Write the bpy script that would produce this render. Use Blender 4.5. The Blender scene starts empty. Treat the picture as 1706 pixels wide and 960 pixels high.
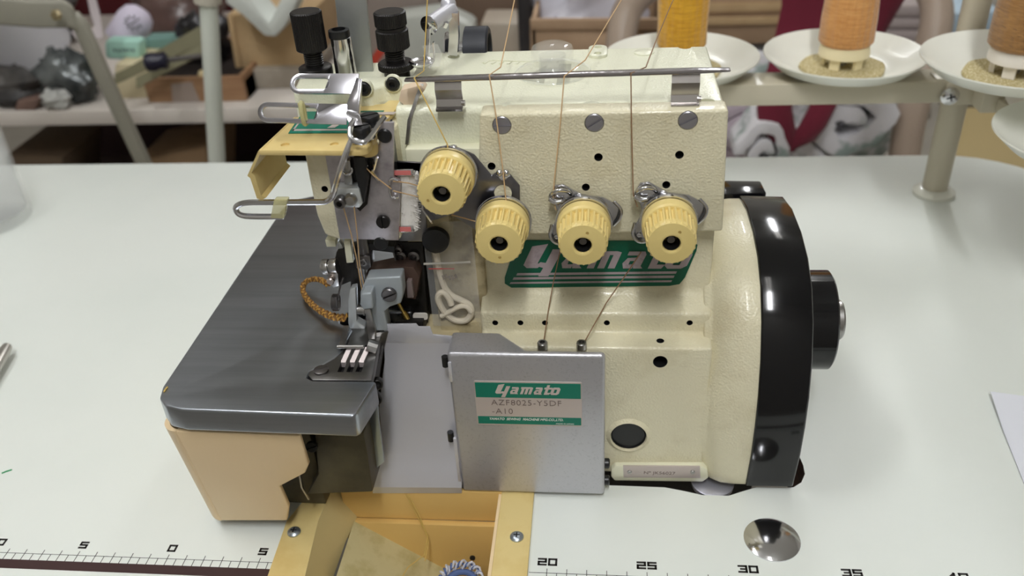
import bpy, bmesh, math, random
from mathutils import Vector, Matrix
random.seed(7)
S = 0.01                                   # everything below is written in centimetres
COL = bpy.context.scene.collection
# ------------------------------------------------------------------ camera (solved from the ruler on the table)
YAW, PITCH, ROLL = 0.122836193, 0.570825665, -0.0622308998
CAM = Vector((22.7878884, -29.1101905, 36.1794739)); F = 1473.84642
def cam_rot():
    cy, sy, cp, sp, cr, sr = math.cos(YAW), math.sin(YAW), math.cos(PITCH), math.sin(PITCH), math.cos(ROLL), math.sin(ROLL)
    fwd = Vector((-sy*cp, cy*cp, -sp)); right = Vector((cy, sy, 0)); up = right.cross(fwd)
    r2 = cr*right + sr*up; u2 = -sr*right + cr*up
    return Matrix((r2, u2, -fwd)).transposed()
RM = cam_rot()
def ray(u, v): return RM @ Vector(((u-853)/F, (480-v)/F, -1))
def Zp(u, v, z): d = ray(u, v); return CAM + d*((z-CAM.z)/d.z)
def Yp(u, v, y): d = ray(u, v); return CAM + d*((y-CAM.y)/d.y)
def Xp(u, v, x): d = ray(u, v); return CAM + d*((x-CAM.x)/d.x)
def yz(u, v, y): p = Yp(u, v, y); return (p.x, p.z)
def zx(u, v, z): p = Zp(u, v, z); return (p.x, p.y)

# ------------------------------------------------------------------ materials
def lin(c): c /= 255.0; return c/12.92 if c <= .04045 else ((c+.055)/1.055)**2.4
def rgb(r, g, b): return (lin(r), lin(g), lin(b), 1)
MATS = {}
def mat(name, col, rough=.5, metal=0, bump=None, vary=None, coat=0, trans=0, ior=1.45, alpha=1, spec=.5, emit=None, aniso=0, sheen=0):
    """bump=(scale,strength,kind)  vary=(scale,colour2,low,high,stretch)"""
    if name in MATS: return MATS[name]
    m = bpy.data.materials.new(name); m.use_nodes = True; nt = m.node_tree; p = nt.nodes['Principled BSDF']
    N, Lk = nt.nodes.new, nt.links.new
    p.inputs['Base Color'].default_value = col; p.inputs['Roughness'].default_value = rough; p.inputs['Metallic'].default_value = metal
    p.inputs['IOR'].default_value = ior; p.inputs['Alpha'].default_value = alpha
    p.inputs['Coat Weight'].default_value = coat; p.inputs['Transmission Weight'].default_value = trans
    p.inputs['Specular IOR Level'].default_value = spec; p.inputs['Sheen Weight'].default_value = sheen
    p.inputs['Anisotropic'].default_value = aniso
    tc = N('ShaderNodeTexCoord')
    if vary:
        sc, c2, lo, hi, st = vary
        mp = N('ShaderNodeMapping'); mp.inputs['Scale'].default_value = st; Lk(tc.outputs['Object'], mp.inputs['Vector'])
        n = N('ShaderNodeTexNoise'); n.inputs['Scale'].default_value = sc; n.inputs['Detail'].default_value = 6; n.inputs['Roughness'].default_value = .6
        Lk(mp.outputs['Vector'], n.inputs['Vector'])
        r = N('ShaderNodeMapRange'); r.inputs['From Min'].default_value = lo; r.inputs['From Max'].default_value = hi
        Lk(n.outputs['Fac'], r.inputs['Value'])
        mx = N('ShaderNodeMix'); mx.data_type = 'RGBA'; mx.inputs[6].default_value = col; mx.inputs[7].default_value = c2
        Lk(r.outputs['Result'], mx.inputs[0]); Lk(mx.outputs[2], p.inputs['Base Color'])
    if bump:
        sc, stn, kind = bump[:3]
        mp = N('ShaderNodeMapping'); Lk(tc.outputs['Object'], mp.inputs['Vector'])
        if len(bump) > 3: mp.inputs['Scale'].default_value = bump[3]
        if kind == 'noise':
            t = N('ShaderNodeTexNoise'); t.inputs['Detail'].default_value = 3; o = t.outputs['Fac']
        elif kind == 'wrinkle':
            t = N('ShaderNodeTexVoronoi'); t.feature = 'SMOOTH_F1'; o = t.outputs['Distance']
        else:
            t = N('ShaderNodeTexWave'); t.inputs['Distortion'].default_value = 3; t.inputs['Detail'].default_value = 3; o = t.outputs['Fac']
        t.inputs['Scale'].default_value = sc; Lk(mp.outputs['Vector'], t.inputs['Vector'])
        b = N('ShaderNodeBump'); b.inputs['Strength'].default_value = stn; b.inputs['Distance'].default_value = .0006
        Lk(o, b.inputs['Height']); Lk(b.outputs['Normal'], p.inputs['Normal'])
    if emit: p.inputs['Emission Color'].default_value = emit[0]; p.inputs['Emission Strength'].default_value = emit[1]
    MATS[name] = m; return m

CREAM = rgb(226, 219, 190)
enamel = mat('cream wrinkle enamel', CREAM, .33, bump=(950, .5, 'wrinkle'), vary=(30, rgb(205, 194, 160), .52, .8, (1, 1, 1)), coat=.15)
enamel_smooth = mat('cream smooth enamel', rgb(228, 226, 200), .25, bump=(300, .12, 'noise'), coat=.2)
enamel_green = mat('top cream enamel', rgb(229, 229, 205), .28, bump=(950, .35, 'wrinkle'), coat=.2)
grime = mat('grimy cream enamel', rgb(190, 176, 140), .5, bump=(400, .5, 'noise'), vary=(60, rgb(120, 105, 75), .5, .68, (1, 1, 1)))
yellow = mat('yellowed plastic', rgb(229, 206, 142), .35, bump=(200, .05, 'noise'), vary=(25, rgb(215, 186, 118), .45, .7, (1, 1, 1)))
dialpl = mat('dial yellow plastic', rgb(230, 208, 138), .32)
beige = mat('beige case plastic', rgb(236, 210, 168), .38, bump=(250, .08, 'noise'))
chrome = mat('chrome', (.7, .7, .73, 1), .12, 1); gchrome = mat('guide chrome', (.5, .49, .53, 1), .2, 1)
steel = mat('machined steel', (.5, .49, .48, 1), .3, 1, vary=(50, (.3, .29, .28, 1), .4, .7, (1, 1, 1)))
steel_dk = mat('dark steel', (.18, .17, .17, 1), .35, 1)
grey_plate = mat('worn grey face plate', (.50, .47, .49, 1), .38, .75, vary=(120, (.32, .29, .31, 1), .45, .75, (1, 1, 1)), bump=(90, .1, 'noise'))
brushed = mat('brushed stainless', (.45, .48, .53, 1), .28, 1, bump=(300, .04, 'noise', (.05, 6, 6)), vary=(60, (.36, .385, .43, 1), .35, .75, (.15, 3, 3)), aniso=.5)
silver = mat('silver hammered paint', (.52, .515, .545, 1), .34, .65, bump=(330, .28, 'noise'), vary=(800, (.40, .40, .42, 1), .55, .75, (1, 1, 1)))
silver_sm = mat('silver smooth paint', (.68, .68, .74, 1), .33, .5, bump=(500, .06, 'noise'))
castgrey = mat('cast grey metal', (.40, .44, .47, 1), .42, .35, bump=(250, .2, 'noise'))
whitish = mat('pale steel', (.62, .65, .66, 1), .35, .6)
black = mat('black plastic', (.012, .012, .013, 1), .35)
blackmetal = mat('black oxide metal', (.022, .02, .02, 1), .33, .5, bump=(400, .08, 'noise'))
gloss_black = mat('gloss black enamel', (.005, .005, .006, 1), .12, coat=.15, spec=.4, bump=(25, .05, 'noise'))
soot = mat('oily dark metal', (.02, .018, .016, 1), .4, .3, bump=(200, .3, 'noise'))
rust = mat('brown oiled steel', (.12, .075, .06, 1), .45, .6)
olive = mat('dark olive casting', rgb(88, 82, 62), .5, vary=(40, rgb(62, 56, 44), .4, .7, (1, 1, 1)))
teal = mat('teal label', rgb(4, 118, 96), .35)
teal_worn = mat('worn teal decal', rgb(0, 92, 66), .4, vary=(14, rgb(110, 125, 80), .62, .68, (1, 3, 1)))
label_grey = mat('label aluminium', rgb(196, 184, 178), .4, .2)
decal_grey = mat('decal silver print', rgb(178, 165, 170), .4, .2, vary=(80, rgb(130, 115, 120), .55, .75, (1, 1, 1)))
white_print = mat('white print', rgb(225, 228, 222), .5)
label_pink = mat('logo silver print', rgb(205, 190, 185), .4, .1)
engrave = mat('engraved mark', rgb(120, 105, 100), .5)
tabletop_m = mat('laminate tabletop', rgb(229, 233, 227), .42, bump=(14, .03, 'noise'), vary=(6, rgb(224, 229, 223), .4, .7, (1, 1, 1)), coat=.1)
wood_edge = mat('brown plywood edge', rgb(92, 52, 34), .6, vary=(30, rgb(60, 34, 24), .4, .6, (1, 1, 12)))
ink = mat('ruler ink', rgb(40, 36, 34), .5)
ruler_bar = mat('ruler maroon band', rgb(66, 44, 44), .45)
stand_m = mat('stand enamel', rgb(200, 192, 172), .35)
dish_m = mat('white dish plastic', rgb(236, 236, 226), .22, coat=.2)
foam_m = mat('khaki foam', rgb(176, 160, 112), .95, bump=(160, 1, 'noise'), vary=(700, rgb(222, 214, 178), .48, .6, (1, 1, 1)))
ivory = mat('ivory plastic', rgb(240, 228, 188), .35)
white_pl = mat('white plastic', rgb(232, 226, 216), .35)
def yarn(name, c1, c2): return mat(name, c1, .75, bump=(60, .9, 'wave', (1, 1, 9)), vary=(70, c2, .35, .65, (1, 1, 14)), sheen=.4)
gold_y = yarn('golden yarn', rgb(236, 180, 44), rgb(204, 144, 24)); orange_y = yarn('orange yarn', rgb(228, 170, 104), rgb(210, 144, 76)); brown_y = yarn('brown yarn', rgb(180, 134, 78), rgb(148, 104, 54))
thread_o = mat('tan thread', rgb(206, 172, 128), .7); thread_y = mat('yellow thread', rgb(208, 176, 96), .7); thread_b = mat('brown thread', rgb(140, 108, 78), .7)
braid1 = mat('braid gold', rgb(176, 132, 62), .8); braid2 = mat('braid brown', rgb(124, 88, 44), .8)
glass = mat('clear glass', (.93, .95, .95, 1), .04, alpha=.17, spec=1)
clearpl = mat('clear plastic', (.95, .95, .9, 1), .06, alpha=.16, spec=1, coat=1)
bagm = mat('clear bag film', (.9, .9, .88, 1), .12, alpha=.13, spec=.9)
oldclear = mat('yellowed clear sleeve', rgb(220, 215, 160), .25, alpha=.55)
cardboard = mat('cardboard', rgb(196, 168, 128), .8, vary=(12, rgb(182, 152, 112), .4, .7, (1, 1, 1)))
cardboard2 = mat('tan cardboard', rgb(178, 150, 122), .8, vary=(12, rgb(164, 136, 108), .4, .7, (1, 1, 1)))
greybox = mat('grey carton', rgb(166, 156, 142), .7, vary=(20, rgb(140, 130, 116), .4, .7, (1, 1, 1)))
cloth_m = mat('maroon cloth', rgb(104, 20, 42), .9, sheen=.3)
wall_m = mat('white wall', rgb(205, 202, 195), .8); ceil_m = mat('ceiling', rgb(235, 235, 230), .8)
floor_m = mat('concrete floor', rgb(158, 152, 142), .6, vary=(3, rgb(140, 134, 124), .4, .7, (1, 1, 1)))
felt = mat('white felt', rgb(232, 228, 222), .95, bump=(150, 1, 'noise'), sheen=.5)
pinkred = mat('faded red print', rgb(214, 120, 118), .5)

# ------------------------------------------------------------------ mesh builder
class B:
    def __init__(s): s.v = []; s.f = []; s.m = []
    def add(s, vs, fs, m=0):
        o = len(s.v); s.v += [Vector(p) for p in vs]; s.f += [tuple(o+i for i in f) for f in fs]; s.m += [m]*len(fs); return s
    def box(s, x0, x1, y0, y1, z0, z1, m=0):
        return s.add([(x0,y0,z0),(x1,y0,z0),(x1,y1,z0),(x0,y1,z0),(x0,y0,z1),(x1,y0,z1),(x1,y1,z1),(x0,y1,z1)],
                     [(0,3,2,1),(4,5,6,7),(0,1,5,4),(1,2,6,5),(2,3,7,6),(3,0,4,7)], m)
    def obox(s, c, ax, ay, az, m=0):
        c, ax, ay, az = map(Vector, (c, ax, ay, az))
        p = [c+i*ax+j*ay+k*az for k in (-1, 1) for (i, j) in ((-1,-1),(1,-1),(1,1),(-1,1))]
        return s.add(p, [(0,3,2,1),(4,5,6,7),(0,1,5,4),(1,2,6,5),(2,3,7,6),(3,0,4,7)], m)
    def prism(s, pts, ax, a0, a1, m=0):
        def P(p, a): return (a, p[0], p[1]) if ax == 'x' else (p[0], a, p[1]) if ax == 'y' else (p[0], p[1], a)
        n = len(pts); vs = [P(p, a0) for p in pts] + [P(p, a1) for p in pts]
        fs = [tuple(range(n))[::-1], tuple(range(n, 2*n))] + [(i, (i+1) % n, n+(i+1) % n, n+i) for i in range(n)]
        return s.add(vs, fs, m)
    def loft(s, rings, m=0, closed=True, caps=True):
        n = len(rings[0]); vs = [p for r in rings for p in r]; fs = []
        for k in range(len(rings)-1):
            for i in range(n if closed else n-1):
                j = (i+1) % n; fs.append((k*n+i, k*n+j, (k+1)*n+j, (k+1)*n+i))
        if caps and closed: fs += [tuple(range(n))[::-1], tuple(range((len(rings)-1)*n, len(rings)*n))]
        return s.add(vs, fs, m)
    def lathe(s, p, ax, prof, n=32, m=0, caps=True, wob=None):
        p = Vector(p); ax = Vector(ax).normalized(); t = Vector((0,0,1)) if abs(ax.z) < .9 else Vector((1,0,0))
        a = ax.cross(t).normalized(); b = ax.cross(a)
        rings = []
        for r, h in prof:
            rings.append([p+ax*h+(a*math.cos(2*math.pi*i/n)+b*math.sin(2*math.pi*i/n))*(r*(wob(i, h) if wob else 1)) for i in range(n)])
        return s.loft(rings, m, True, caps)
    def cyl(s, p0, p1, r0, r1=None, n=24, m=0):
        p0 = Vector(p0); p1 = Vector(p1); d = p1-p0
        return s.lathe(p0, d, [(r0, 0), (r0 if r1 is None else r1, d.length)], n, m)
    def tube(s, path, r, n=8, m=0, closed=False, smooth=0):
        path = [Vector(p) for p in path]
        for _ in range(smooth):
            q = [path[0]] if not closed else []
            L = len(path)
            for i in range(L-(0 if closed else 1)):
                a, b = path[i], path[(i+1) % L]; q += [a*.75+b*.25, a*.25+b*.75]
            if not closed: q.append(path[-1])
            path = q
        L = len(path); rings = []; pa = None
        for i in range(L):
            t = (path[(i+1) % L]-path[i-1]) if closed else (path[min(i+1, L-1)]-path[max(i-1, 0)])
            t = t.normalized() if t.length > 1e-9 else Vector((0,0,1))
            if pa is None:
                u = Vector((0,0,1)) if abs(t.z) < .9 else Vector((1,0,0)); pa = t.cross(u).normalized()
            pa = (pa - t*pa.dot(t)).normalized(); b = t.cross(pa)
            rr = r[i] if isinstance(r, list) else r
            rings.append([path[i]+(pa*math.cos(2*math.pi*k/n)+b*math.sin(2*math.pi*k/n))*rr for k in range(n)])
        if closed: rings.append(rings[0])
        return s.loft(rings, m, True, not closed)
    def strip(s, path, wdir, w, t, m=0):
        """flat bar: path of points, width along wdir, thickness t across"""
        path = [Vector(p) for p in path]; wd = Vector(wdir).normalized(); rings = []
        for i, p in enumerate(path):
            tg = (path[min(i+1, len(path)-1)]-path[max(i-1, 0)]).normalized(); nn = tg.cross(wd).normalized()
            rings.append([p+wd*w/2+nn*t/2, p-wd*w/2+nn*t/2, p-wd*w/2-nn*t/2, p+wd*w/2-nn*t/2])
        return s.loft(rings, m)
    def sphere(s, c, r, n=16, sc=(1,1,1), m=0):
        c = Vector(c); rings = []
        for k in range(1, n):
            a = math.pi*k/n
            rings.append([c+Vector((math.sin(a)*math.cos(2*math.pi*i/n)*r*sc[0], math.sin(a)*math.sin(2*math.pi*i/n)*r*sc[1], -math.cos(a)*r*sc[2])) for i in range(n)])
        return s.loft(rings, m)
def wloc(o):
    v = Vector((0,0,0))
    while o: v = v + Vector(o.location); o = o.parent
    return v
def mesh(b, mats, name='m', bevel=0, seg=2, angle=35):
    me = bpy.data.meshes.new(name); bm = bmesh.new()
    vs = [bm.verts.new(p*S) for p in b.v]
    for f, mi in zip(b.f, b.m):
        try: fc = bm.faces.new([vs[i] for i in f]); fc.material_index = mi
        except ValueError: pass
    bmesh.ops.remove_doubles(bm, verts=bm.verts, dist=1e-6)
    bmesh.ops.recalc_face_normals(bm, faces=bm.faces)
    if bevel:
        es = [e for e in bm.edges if len(e.link_faces) == 2 and e.calc_face_angle(0) > math.radians(25)]
        bmesh.ops.bevel(bm, geom=es, offset=bevel*S, segments=seg, affect='EDGES', clamp_overlap=True, profile=.5)
    bm.to_mesh(me); bm.free()
    for m in (mats if isinstance(mats, (list, tuple)) else [mats]): me.materials.append(m)
    me.shade_smooth(); me.set_sharp_from_angle(angle=math.radians(angle))
    return me
def tag(o, label=None, cat=None, group=None, kind=None):
    for k, v in (('label', label), ('category', cat), ('group', group), ('kind', kind)):
        if v: o[k] = v
    return o
def put(name, b, m, parent=None, bevel=0, seg=2, label=None, cat=None, group=None, kind=None, angle=35, at=None):
    """one mesh object; vertices given in world centimetres"""
    if parent is not None: at = wloc(parent)/S
    elif at is None:
        xs = [p.x for p in b.v]; ys = [p.y for p in b.v]; zs = [p.z for p in b.v]
        at = Vector(((min(xs)+max(xs))/2, (min(ys)+max(ys))/2, min(zs)))
    at = Vector(at); b.v = [p-at for p in b.v]
    o = bpy.data.objects.new(name, mesh(b, m, name, bevel, seg, angle)); COL.objects.link(o)
    if parent is not None: o.parent = parent
    else: o.location = at*S
    return tag(o, label, cat, group, kind)
def empty(name, at, label, cat, group=None):
    o = bpy.data.objects.new(name, None); COL.objects.link(o); o.location = Vector(at)*S; o.empty_display_size = .01
    return tag(o, label, cat, group)
def dup(o, parent=None):
    c = o.copy(); COL.objects.link(c)
    if parent is not None: c.parent = parent
    for ch in list(o.children): dup(ch, c)
    return c
def cut(o, cutters, mats=None):
    """real holes: boolean each cutter (B objects, world cm) out of o"""
    base = wloc(o)/S; tmp = []
    for b in cutters:
        b.v = [p-base for p in b.v]
        c = bpy.data.objects.new('tmp', mesh(b, mats or [m for m in o.data.materials], 'tmp')); COL.objects.link(c)
        c.location = wloc(o); tmp.append(c)
        md = o.modifiers.new('b', 'BOOLEAN'); md.operation = 'DIFFERENCE'; md.solver = 'EXACT'; md.object = c
    bpy.context.view_layer.update()
    me = bpy.data.meshes.new_from_object(o.evaluated_get(bpy.context.evaluated_depsgraph_get()))
    o.modifiers.clear(); o.data = me
    for c in tmp: bpy.data.objects.remove(c)
    me.set_sharp_from_angle(angle=math.radians(35))
def ypoly(b, px, y, d, m=0): return b.prism([yz(u, v, y) for u, v in px], 'y', y, y+d, m)
def zpoly(b, px, z, d, m=0): return b.prism([zx(u, v, z) for u, v in px], 'z', z-d, z, m)
def rrect(x0, y0, x1, y1, r, n=5):
    pts = []
    for cx, cy, a0 in ((x1-r, y1-r, 0), (x0+r, y1-r, 90), (x0+r, y0+r, 180), (x1-r, y0+r, 270)):
        for i in range(n+1): a = math.radians(a0+90*i/n); pts.append((cx+r*math.cos(a), cy+r*math.sin(a)))
    return pts
def text_b(txt, size, fn, depth=.01, shear=0, bold=0, xs=1, m=0, sp=1):
    """text converted to mesh; fn maps (x,y,h) in cm to world"""
    cu = bpy.data.curves.new('t', 'FONT'); cu.body = txt; cu.size = size; cu.shear = shear; cu.offset = bold; cu.extrude = depth; cu.resolution_u = 3; cu.space_character = sp
    o = bpy.data.objects.new('t', cu); COL.objects.link(o); bpy.context.view_layer.update()
    me = bpy.data.meshes.new_from_object(o.evaluated_get(bpy.context.evaluated_depsgraph_get()))
    b = B(); b.add([fn(v.co.x*xs, v.co.y, v.co.z) for v in me.vertices], [tuple(p.vertices) for p in me.polygons], m)
    bpy.data.objects.remove(o); return b
def merge(*bs):
    r = B()
    for b in bs: r.add(b.v, b.f); r.m[-len(b.m):] = b.m
    return r
def stroke(b, pts, w, fn, h=.012, closed=False, m=0):
    pts = list(pts) + ([pts[0]] if closed else [])
    for (x0, y0), (x1, y1) in zip(pts, pts[1:]):
        L = math.hypot(x1-x0, y1-y0); dx, dy = (x1-x0)/L*w/2, (y1-y0)/L*w/2
        q = [(x0-dx-dy, y0-dy+dx), (x0-dx+dy, y0-dy-dx), (x1+dx+dy, y1+dy-dx), (x1+dx-dy, y1+dy+dx)]
        b.add([fn(x, y, k) for k in (0, h) for x, y in q], [(0,3,2,1),(4,5,6,7),(0,1,5,4),(1,2,6,5),(2,3,7,6),(3,0,4,7)], m)
def slot_screw(name, c, ax, r, h, parent, m=None, slotdir=None, sink=0):
    """slotted screw head: disc with a real groove"""
    c = Vector(c); ax = Vector(ax).normalized(); sd = Vector(slotdir or (1,0,.4)); sd = (sd-ax*sd.dot(ax)).normalized(); td = ax.cross(sd)
    b = B(); g = r*.13
    b.lathe(c, ax, [(r, 0), (r, h*.55)], 28)
    for sg in (-1, 1):                                  # two half discs leave the groove open
        a0 = math.asin(g/r); n = 14; ring = []
        for i in range(n+1):
            a = a0+(math.pi-2*a0)*i/n; ring.append(sd*math.cos(a)*r+td*(sg*math.sin(a))*r)
        b.loft([[c+ax*h*.55+p for p in ring], [c+ax*h*.85+p for p in ring], [c+ax*h+p*.9+td*sg*g*.1 for p in ring]])
    return put(name, b, m or blackmetal, parent)
def cross_screw(name, c, ax, r, parent, m):
    c = Vector(c); ax = Vector(ax).normalized(); b = B(); t = Vector((1,0,.3)); t = (t-ax*t.dot(ax)).normalized(); q = ax.cross(t)
    b.lathe(c, ax, [(r, 0), (r*.98, r*.18), (r*.75, r*.4), (r*.4, r*.5)], 24)
    for d in (t, q): b.obox(c+ax*r*.5, d*r*.45, ax.cross(d)*r*.09, ax*r*.04, 1)
    return put(name, b, [m, black], parent)

# ================================================================== ROOM
def struct(name, b, m): return put(name, b, m, kind='structure', at=(0,0,0))
struct('floor', B().box(-190, 260, -130, 330, -77, -75), floor_m)
struct('ceiling', B().box(-190, 260, -130, 330, 190, 192), ceil_m)
struct('wall_back', B().box(-190, 260, 330, 333, -75, 190), wall_m)
struct('wall_front', B().box(-190, 260, -133, -130, -75, 190), wall_m)
struct('wall_left', B().box(-193, -190, -130, 330, -75, 190), wall_m)
struct('wall_right', B().box(260, 263, -130, 330, -75, 190), wall_m)
tube_m = mat('lit tube', (1, 1, 1, 1), .5, emit=((1, .98, .94, 1), 9))
fix_m = mat('fixture white', rgb(230, 230, 228), .5)
for i, (x, y, txt) in enumerate(((-50, 30, 'added fluorescent fill fitting above left end of table'), (85, 235, 'fluorescent ceiling fitting at back right of room'), (5, 235, 'fluorescent ceiling fitting above the dark red curtain'), (30, -68, 'added fluorescent fill fitting on ceiling behind the camera'))):  # first and last fittings are unseen fills added to brighten bench and machine front
    L = empty('ceiling_light', (x, y, 190), txt, 'lamp', 'ceiling lights')
    put('fixture_body', B().box(x-8, x+8, y-62, y+62, 185, 190), fix_m, L, bevel=1)
    for k in (-4, 4): put('tube', B().cyl((x+k, y-60, 183), (x+k, y+60, 183), 1.3, n=12), tube_m, L)
    ld = bpy.data.lights.new('tube_light', 'AREA'); ld.shape = 'RECTANGLE'; ld.size = .12; ld.size_y = 1.2
    ld.energy = (11, 23, 3, 26)[i]; ld.color = (.96, .98, 1)
    lo = bpy.data.objects.new('tube_light', ld); COL.objects.link(lo); lo.location = Vector((0, 0, -9))*S; lo.parent = L; lo.rotation_euler = (math.radians((30, -38, -25, 40)[i]), 0, 0)
w = bpy.data.worlds.new('World'); bpy.context.scene.world = w; w.use_nodes = True
w.node_tree.nodes['Background'].inputs[0].default_value = (.9, .95, 1, 1); w.node_tree.nodes['Background'].inputs[1].default_value = .3

# ================================================================== TABLE
table = empty('sewing_table', (10, 22, -75), 'pale laminate sewing table with ruler printed along its front edge', 'table')
TX0, TX1, TY0, TY1, R = -50, 62.5, -3.2, 50, 9
bt = B(); bt.prism(rrect(TX0, TY0, TX1, TY1, R, 8), 'z', -3.4, 0)
top = put('tabletop', bt, [tabletop_m, wood_edge], table, bevel=.12)
hx = [zx(u, v, 0) for u, v in ((1300, 813), (1322, 812), (1335, 804), (1341, 790), (1338, 775), (1325, 745))]
hole = [(6.5, 7.05), (22.4, 7.05), (22.8, 6.6), (26.2, 6.55), (27.3, 6.3), (28.2, 6.05), (29.6, 6.05), (30.6, 6.5), (31.2, 6.75)] + hx + [(33.6, 14), (33.2, 20), (6.5, 20)]
c1 = B().prism(hole, 'z', -6, 1, 1); c2 = B().prism([(6.6, -9), (18.6, -9), (18.6, 8), (6.6, 8)], 'z', -6, 1, 1)
cut(top, [c1, c2])
# the ruler printed on the top
rb = B(); fz = lambda x, y, h=0: (x, y, .004+h)
def bar(x0, x1, y0, y1, m=0): rb.box(x0, x1, y0, y1, .0, .012, m)
for x0, x1 in ((-22, 6.0), (19.1, 52)):
    bar(x0, x1, -.58, 0, 1); bar(x0, x1, .405, .43)
for i in range(-22, 52):
    if 6 < i < 19.5: continue
    bar(i-.016, i+.016, 0, .69)
    if not 5.5 < i+.5 < 19.5: bar(i+.484, i+.516, 0, .42)
DG = {'0': [[(0,0),(1,0),(1,1),(0,1)], 1], '5': [[(1,1),(0,1),(0,.52),(1,.52),(1,0),(0,0)], 0], '2': [[(0,1),(1,1),(1,.5),(0,.5),(0,0),(1,0)], 0],
      '1': [[(.5,1),(.5,0)], 0], '3': [[(0,1),(1,1),(1,0),(0,0)], 0], '4': [[(.75,0),(.75,1),(0,.3),(1,.3)], 0]}
for n, x in ((15, -15), (10, -10), (5, -5), (0, 0), (5, 5), (20, 20), (25, 25), (30, 30), (35, 35), (40, 40), (45, 45)):
    t = str(n); W = .36; tot = len(t)*W+(len(t)-1)*.17
    for k, ch in enumerate(t):
        x0 = x-tot/2+k*(W+.17)
        q, cl = DG[ch]; stroke(rb, [(x0+a*W, .93+c*.36) for a, c in q], .11, fz, closed=bool(cl))
        if ch == '3': stroke(rb, [(x0+.1, .93+.18), (x0+W, .93+.18)], .095, fz)
put('ruler_scale', rb, [ink, ruler_bar], table)
put('table_apron', B().box(TX0+6, TX1-6, TY0+3, TY0+5, -12, -3.4).box(TX0+6, TX1-6, TY1-6, TY1-4, -12, -3.4), stand_m, table)
for x in (TX0+8, TX1-10):
    for y in (TY0+5, TY1-8): put('leg', B().box(x, x+3, y, y+3, -75, -3.4), stand_m, table, bevel=.3)
# domed chrome cap
put('domed_cap', B().lathe((31.45, 3.05, 0), (0,0,1), [(1.42, 0), (1.42, .06), (1.3, .12), (.95, .24), (.5, .32), (.06, .34)], 40), chrome, table, label='domed chrome cap set into the table')

# ================================================================== WASTE CHUTE in the table
ch = empty('waste_chute', (12.6, 3, -8), 'yellowed plastic waste chute set into the table front', 'chute')
b = B()
b.prism([(17.25, -6), (19.1, -6), (19.02, 5.9), (17.2, 5.9)], 'z', 0, .22)
put('side_rim', b, yellow, ch, bevel=.08)
b = B(); b.prism([zx(*p, .2) for p in ((477, 868), (515, 822), (549, 822), (530, 868), (508, 960), (494, 1035), (418, 1035), (445, 960))], 'z', 0, .22)
put('side_rim', b, yellow, ch, bevel=.08)
b = B(); tp4 = [Zp(u, v, .2) for u, v in ((562, 795), (530, 868), (508, 960), (494, 1035))]; bt4 = [Zp(u, v, z) for u, v, z in ((600, 850, -2.0), (575, 905, -2.3), (555, 962, -2.8), (540, 1035, -3.2))]; b.loft([[t, q, q-Vector((.25, 0, .1)), t-Vector((.25, 0, .1))] for t, q in zip(tp4, bt4)])
put('left_wall', b, mat('dusty cream plastic wall', rgb(226, 208, 150), .6), ch, angle=60)
b = B(); b.box(8, 18, 5.6, 5.9, -2.1, .2); b.box(8, 17.2, 5.2, 5.6, -8, -2.1); put('back_wall', b, mat('orange beige plastic', rgb(222, 184, 112), .4), ch, bevel=.06)
b = B(); b.box(17.05, 17.25, -6, 5.6, -8, .1); put('right_wall', b, beige, ch)
b = B(); b.add([(8.6, 5.2, -2.0), (8.3, -6, -2.6), (17.1, -6, -9), (17.1, 5.2, -8.6), (8.6, 5.2, -2.3), (8.3, -6, -2.9), (17.1, -6, -9.3), (17.1, 5.2, -8.9)], [(0,1,2,3), (4,5,6,7), (0,4,5,1), (1,5,6,2), (3,2,6,7), (0,3,7,4)])
put('sloping_floor', b, mat('dusty cream plastic', rgb(206, 194, 146), .7, bump=(250, .4, 'noise'), vary=(60, rgb(180, 166, 112), .45, .7, (1, 1, 1))), ch)
for u, v in ((490, 887), (861, 895)):
    p = Zp(u, v, .24); cross_screw('screw', p, (0,0,1), .36, ch, mat('zinc screw', (.45, .5, .55, 1), .35, .9))
b = B(); p = Yp(787, 931, 5.1); b.cyl((p.x, 5.22, p.z), (p.x, 5.1, p.z), .16); put('hole', b, black, ch)
# crocheted ring hanging in the chute
b = B(); c = Zp(768, 968, -2.2)
for k in range(3):
    path = []
    for i in range(90):
        a = 2*math.pi*i/90; rr = 1.05+.13*math.cos(14*a+k*2.1); path.append(c+Vector((rr*math.cos(a), rr*math.sin(a)*.95, .16*math.sin(14*a+k*2.1)+.12*k)))
    b.tube(path, .065, 6, closed=True, m=k % 2)
b.tube([c+Vector((.8*math.cos(2*math.pi*i/30), .8*math.sin(2*math.pi*i/30), -.25)) for i in range(30)], .17, 8, closed=True, m=1)
b.tube([c+Vector((1.0*math.cos(2*math.pi*i/30), 1.0*math.sin(2*math.pi*i/30), -.5)) for i in range(30)], .17, 8, closed=True, m=0)
put('crocheted_ring', b, [mat('white crochet', rgb(214, 214, 222), .8), mat('blue crochet', rgb(92, 112, 160), .8)], label='small blue and white crocheted ring lying in the waste chute', cat='fabric ring')

# ================================================================== OVERLOCK MACHINE
M = empty('overlock_sewing_machine', (18, 12, -2), 'cream industrial overlock sewing machine sunk into the pale table', 'sewing machine')
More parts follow.
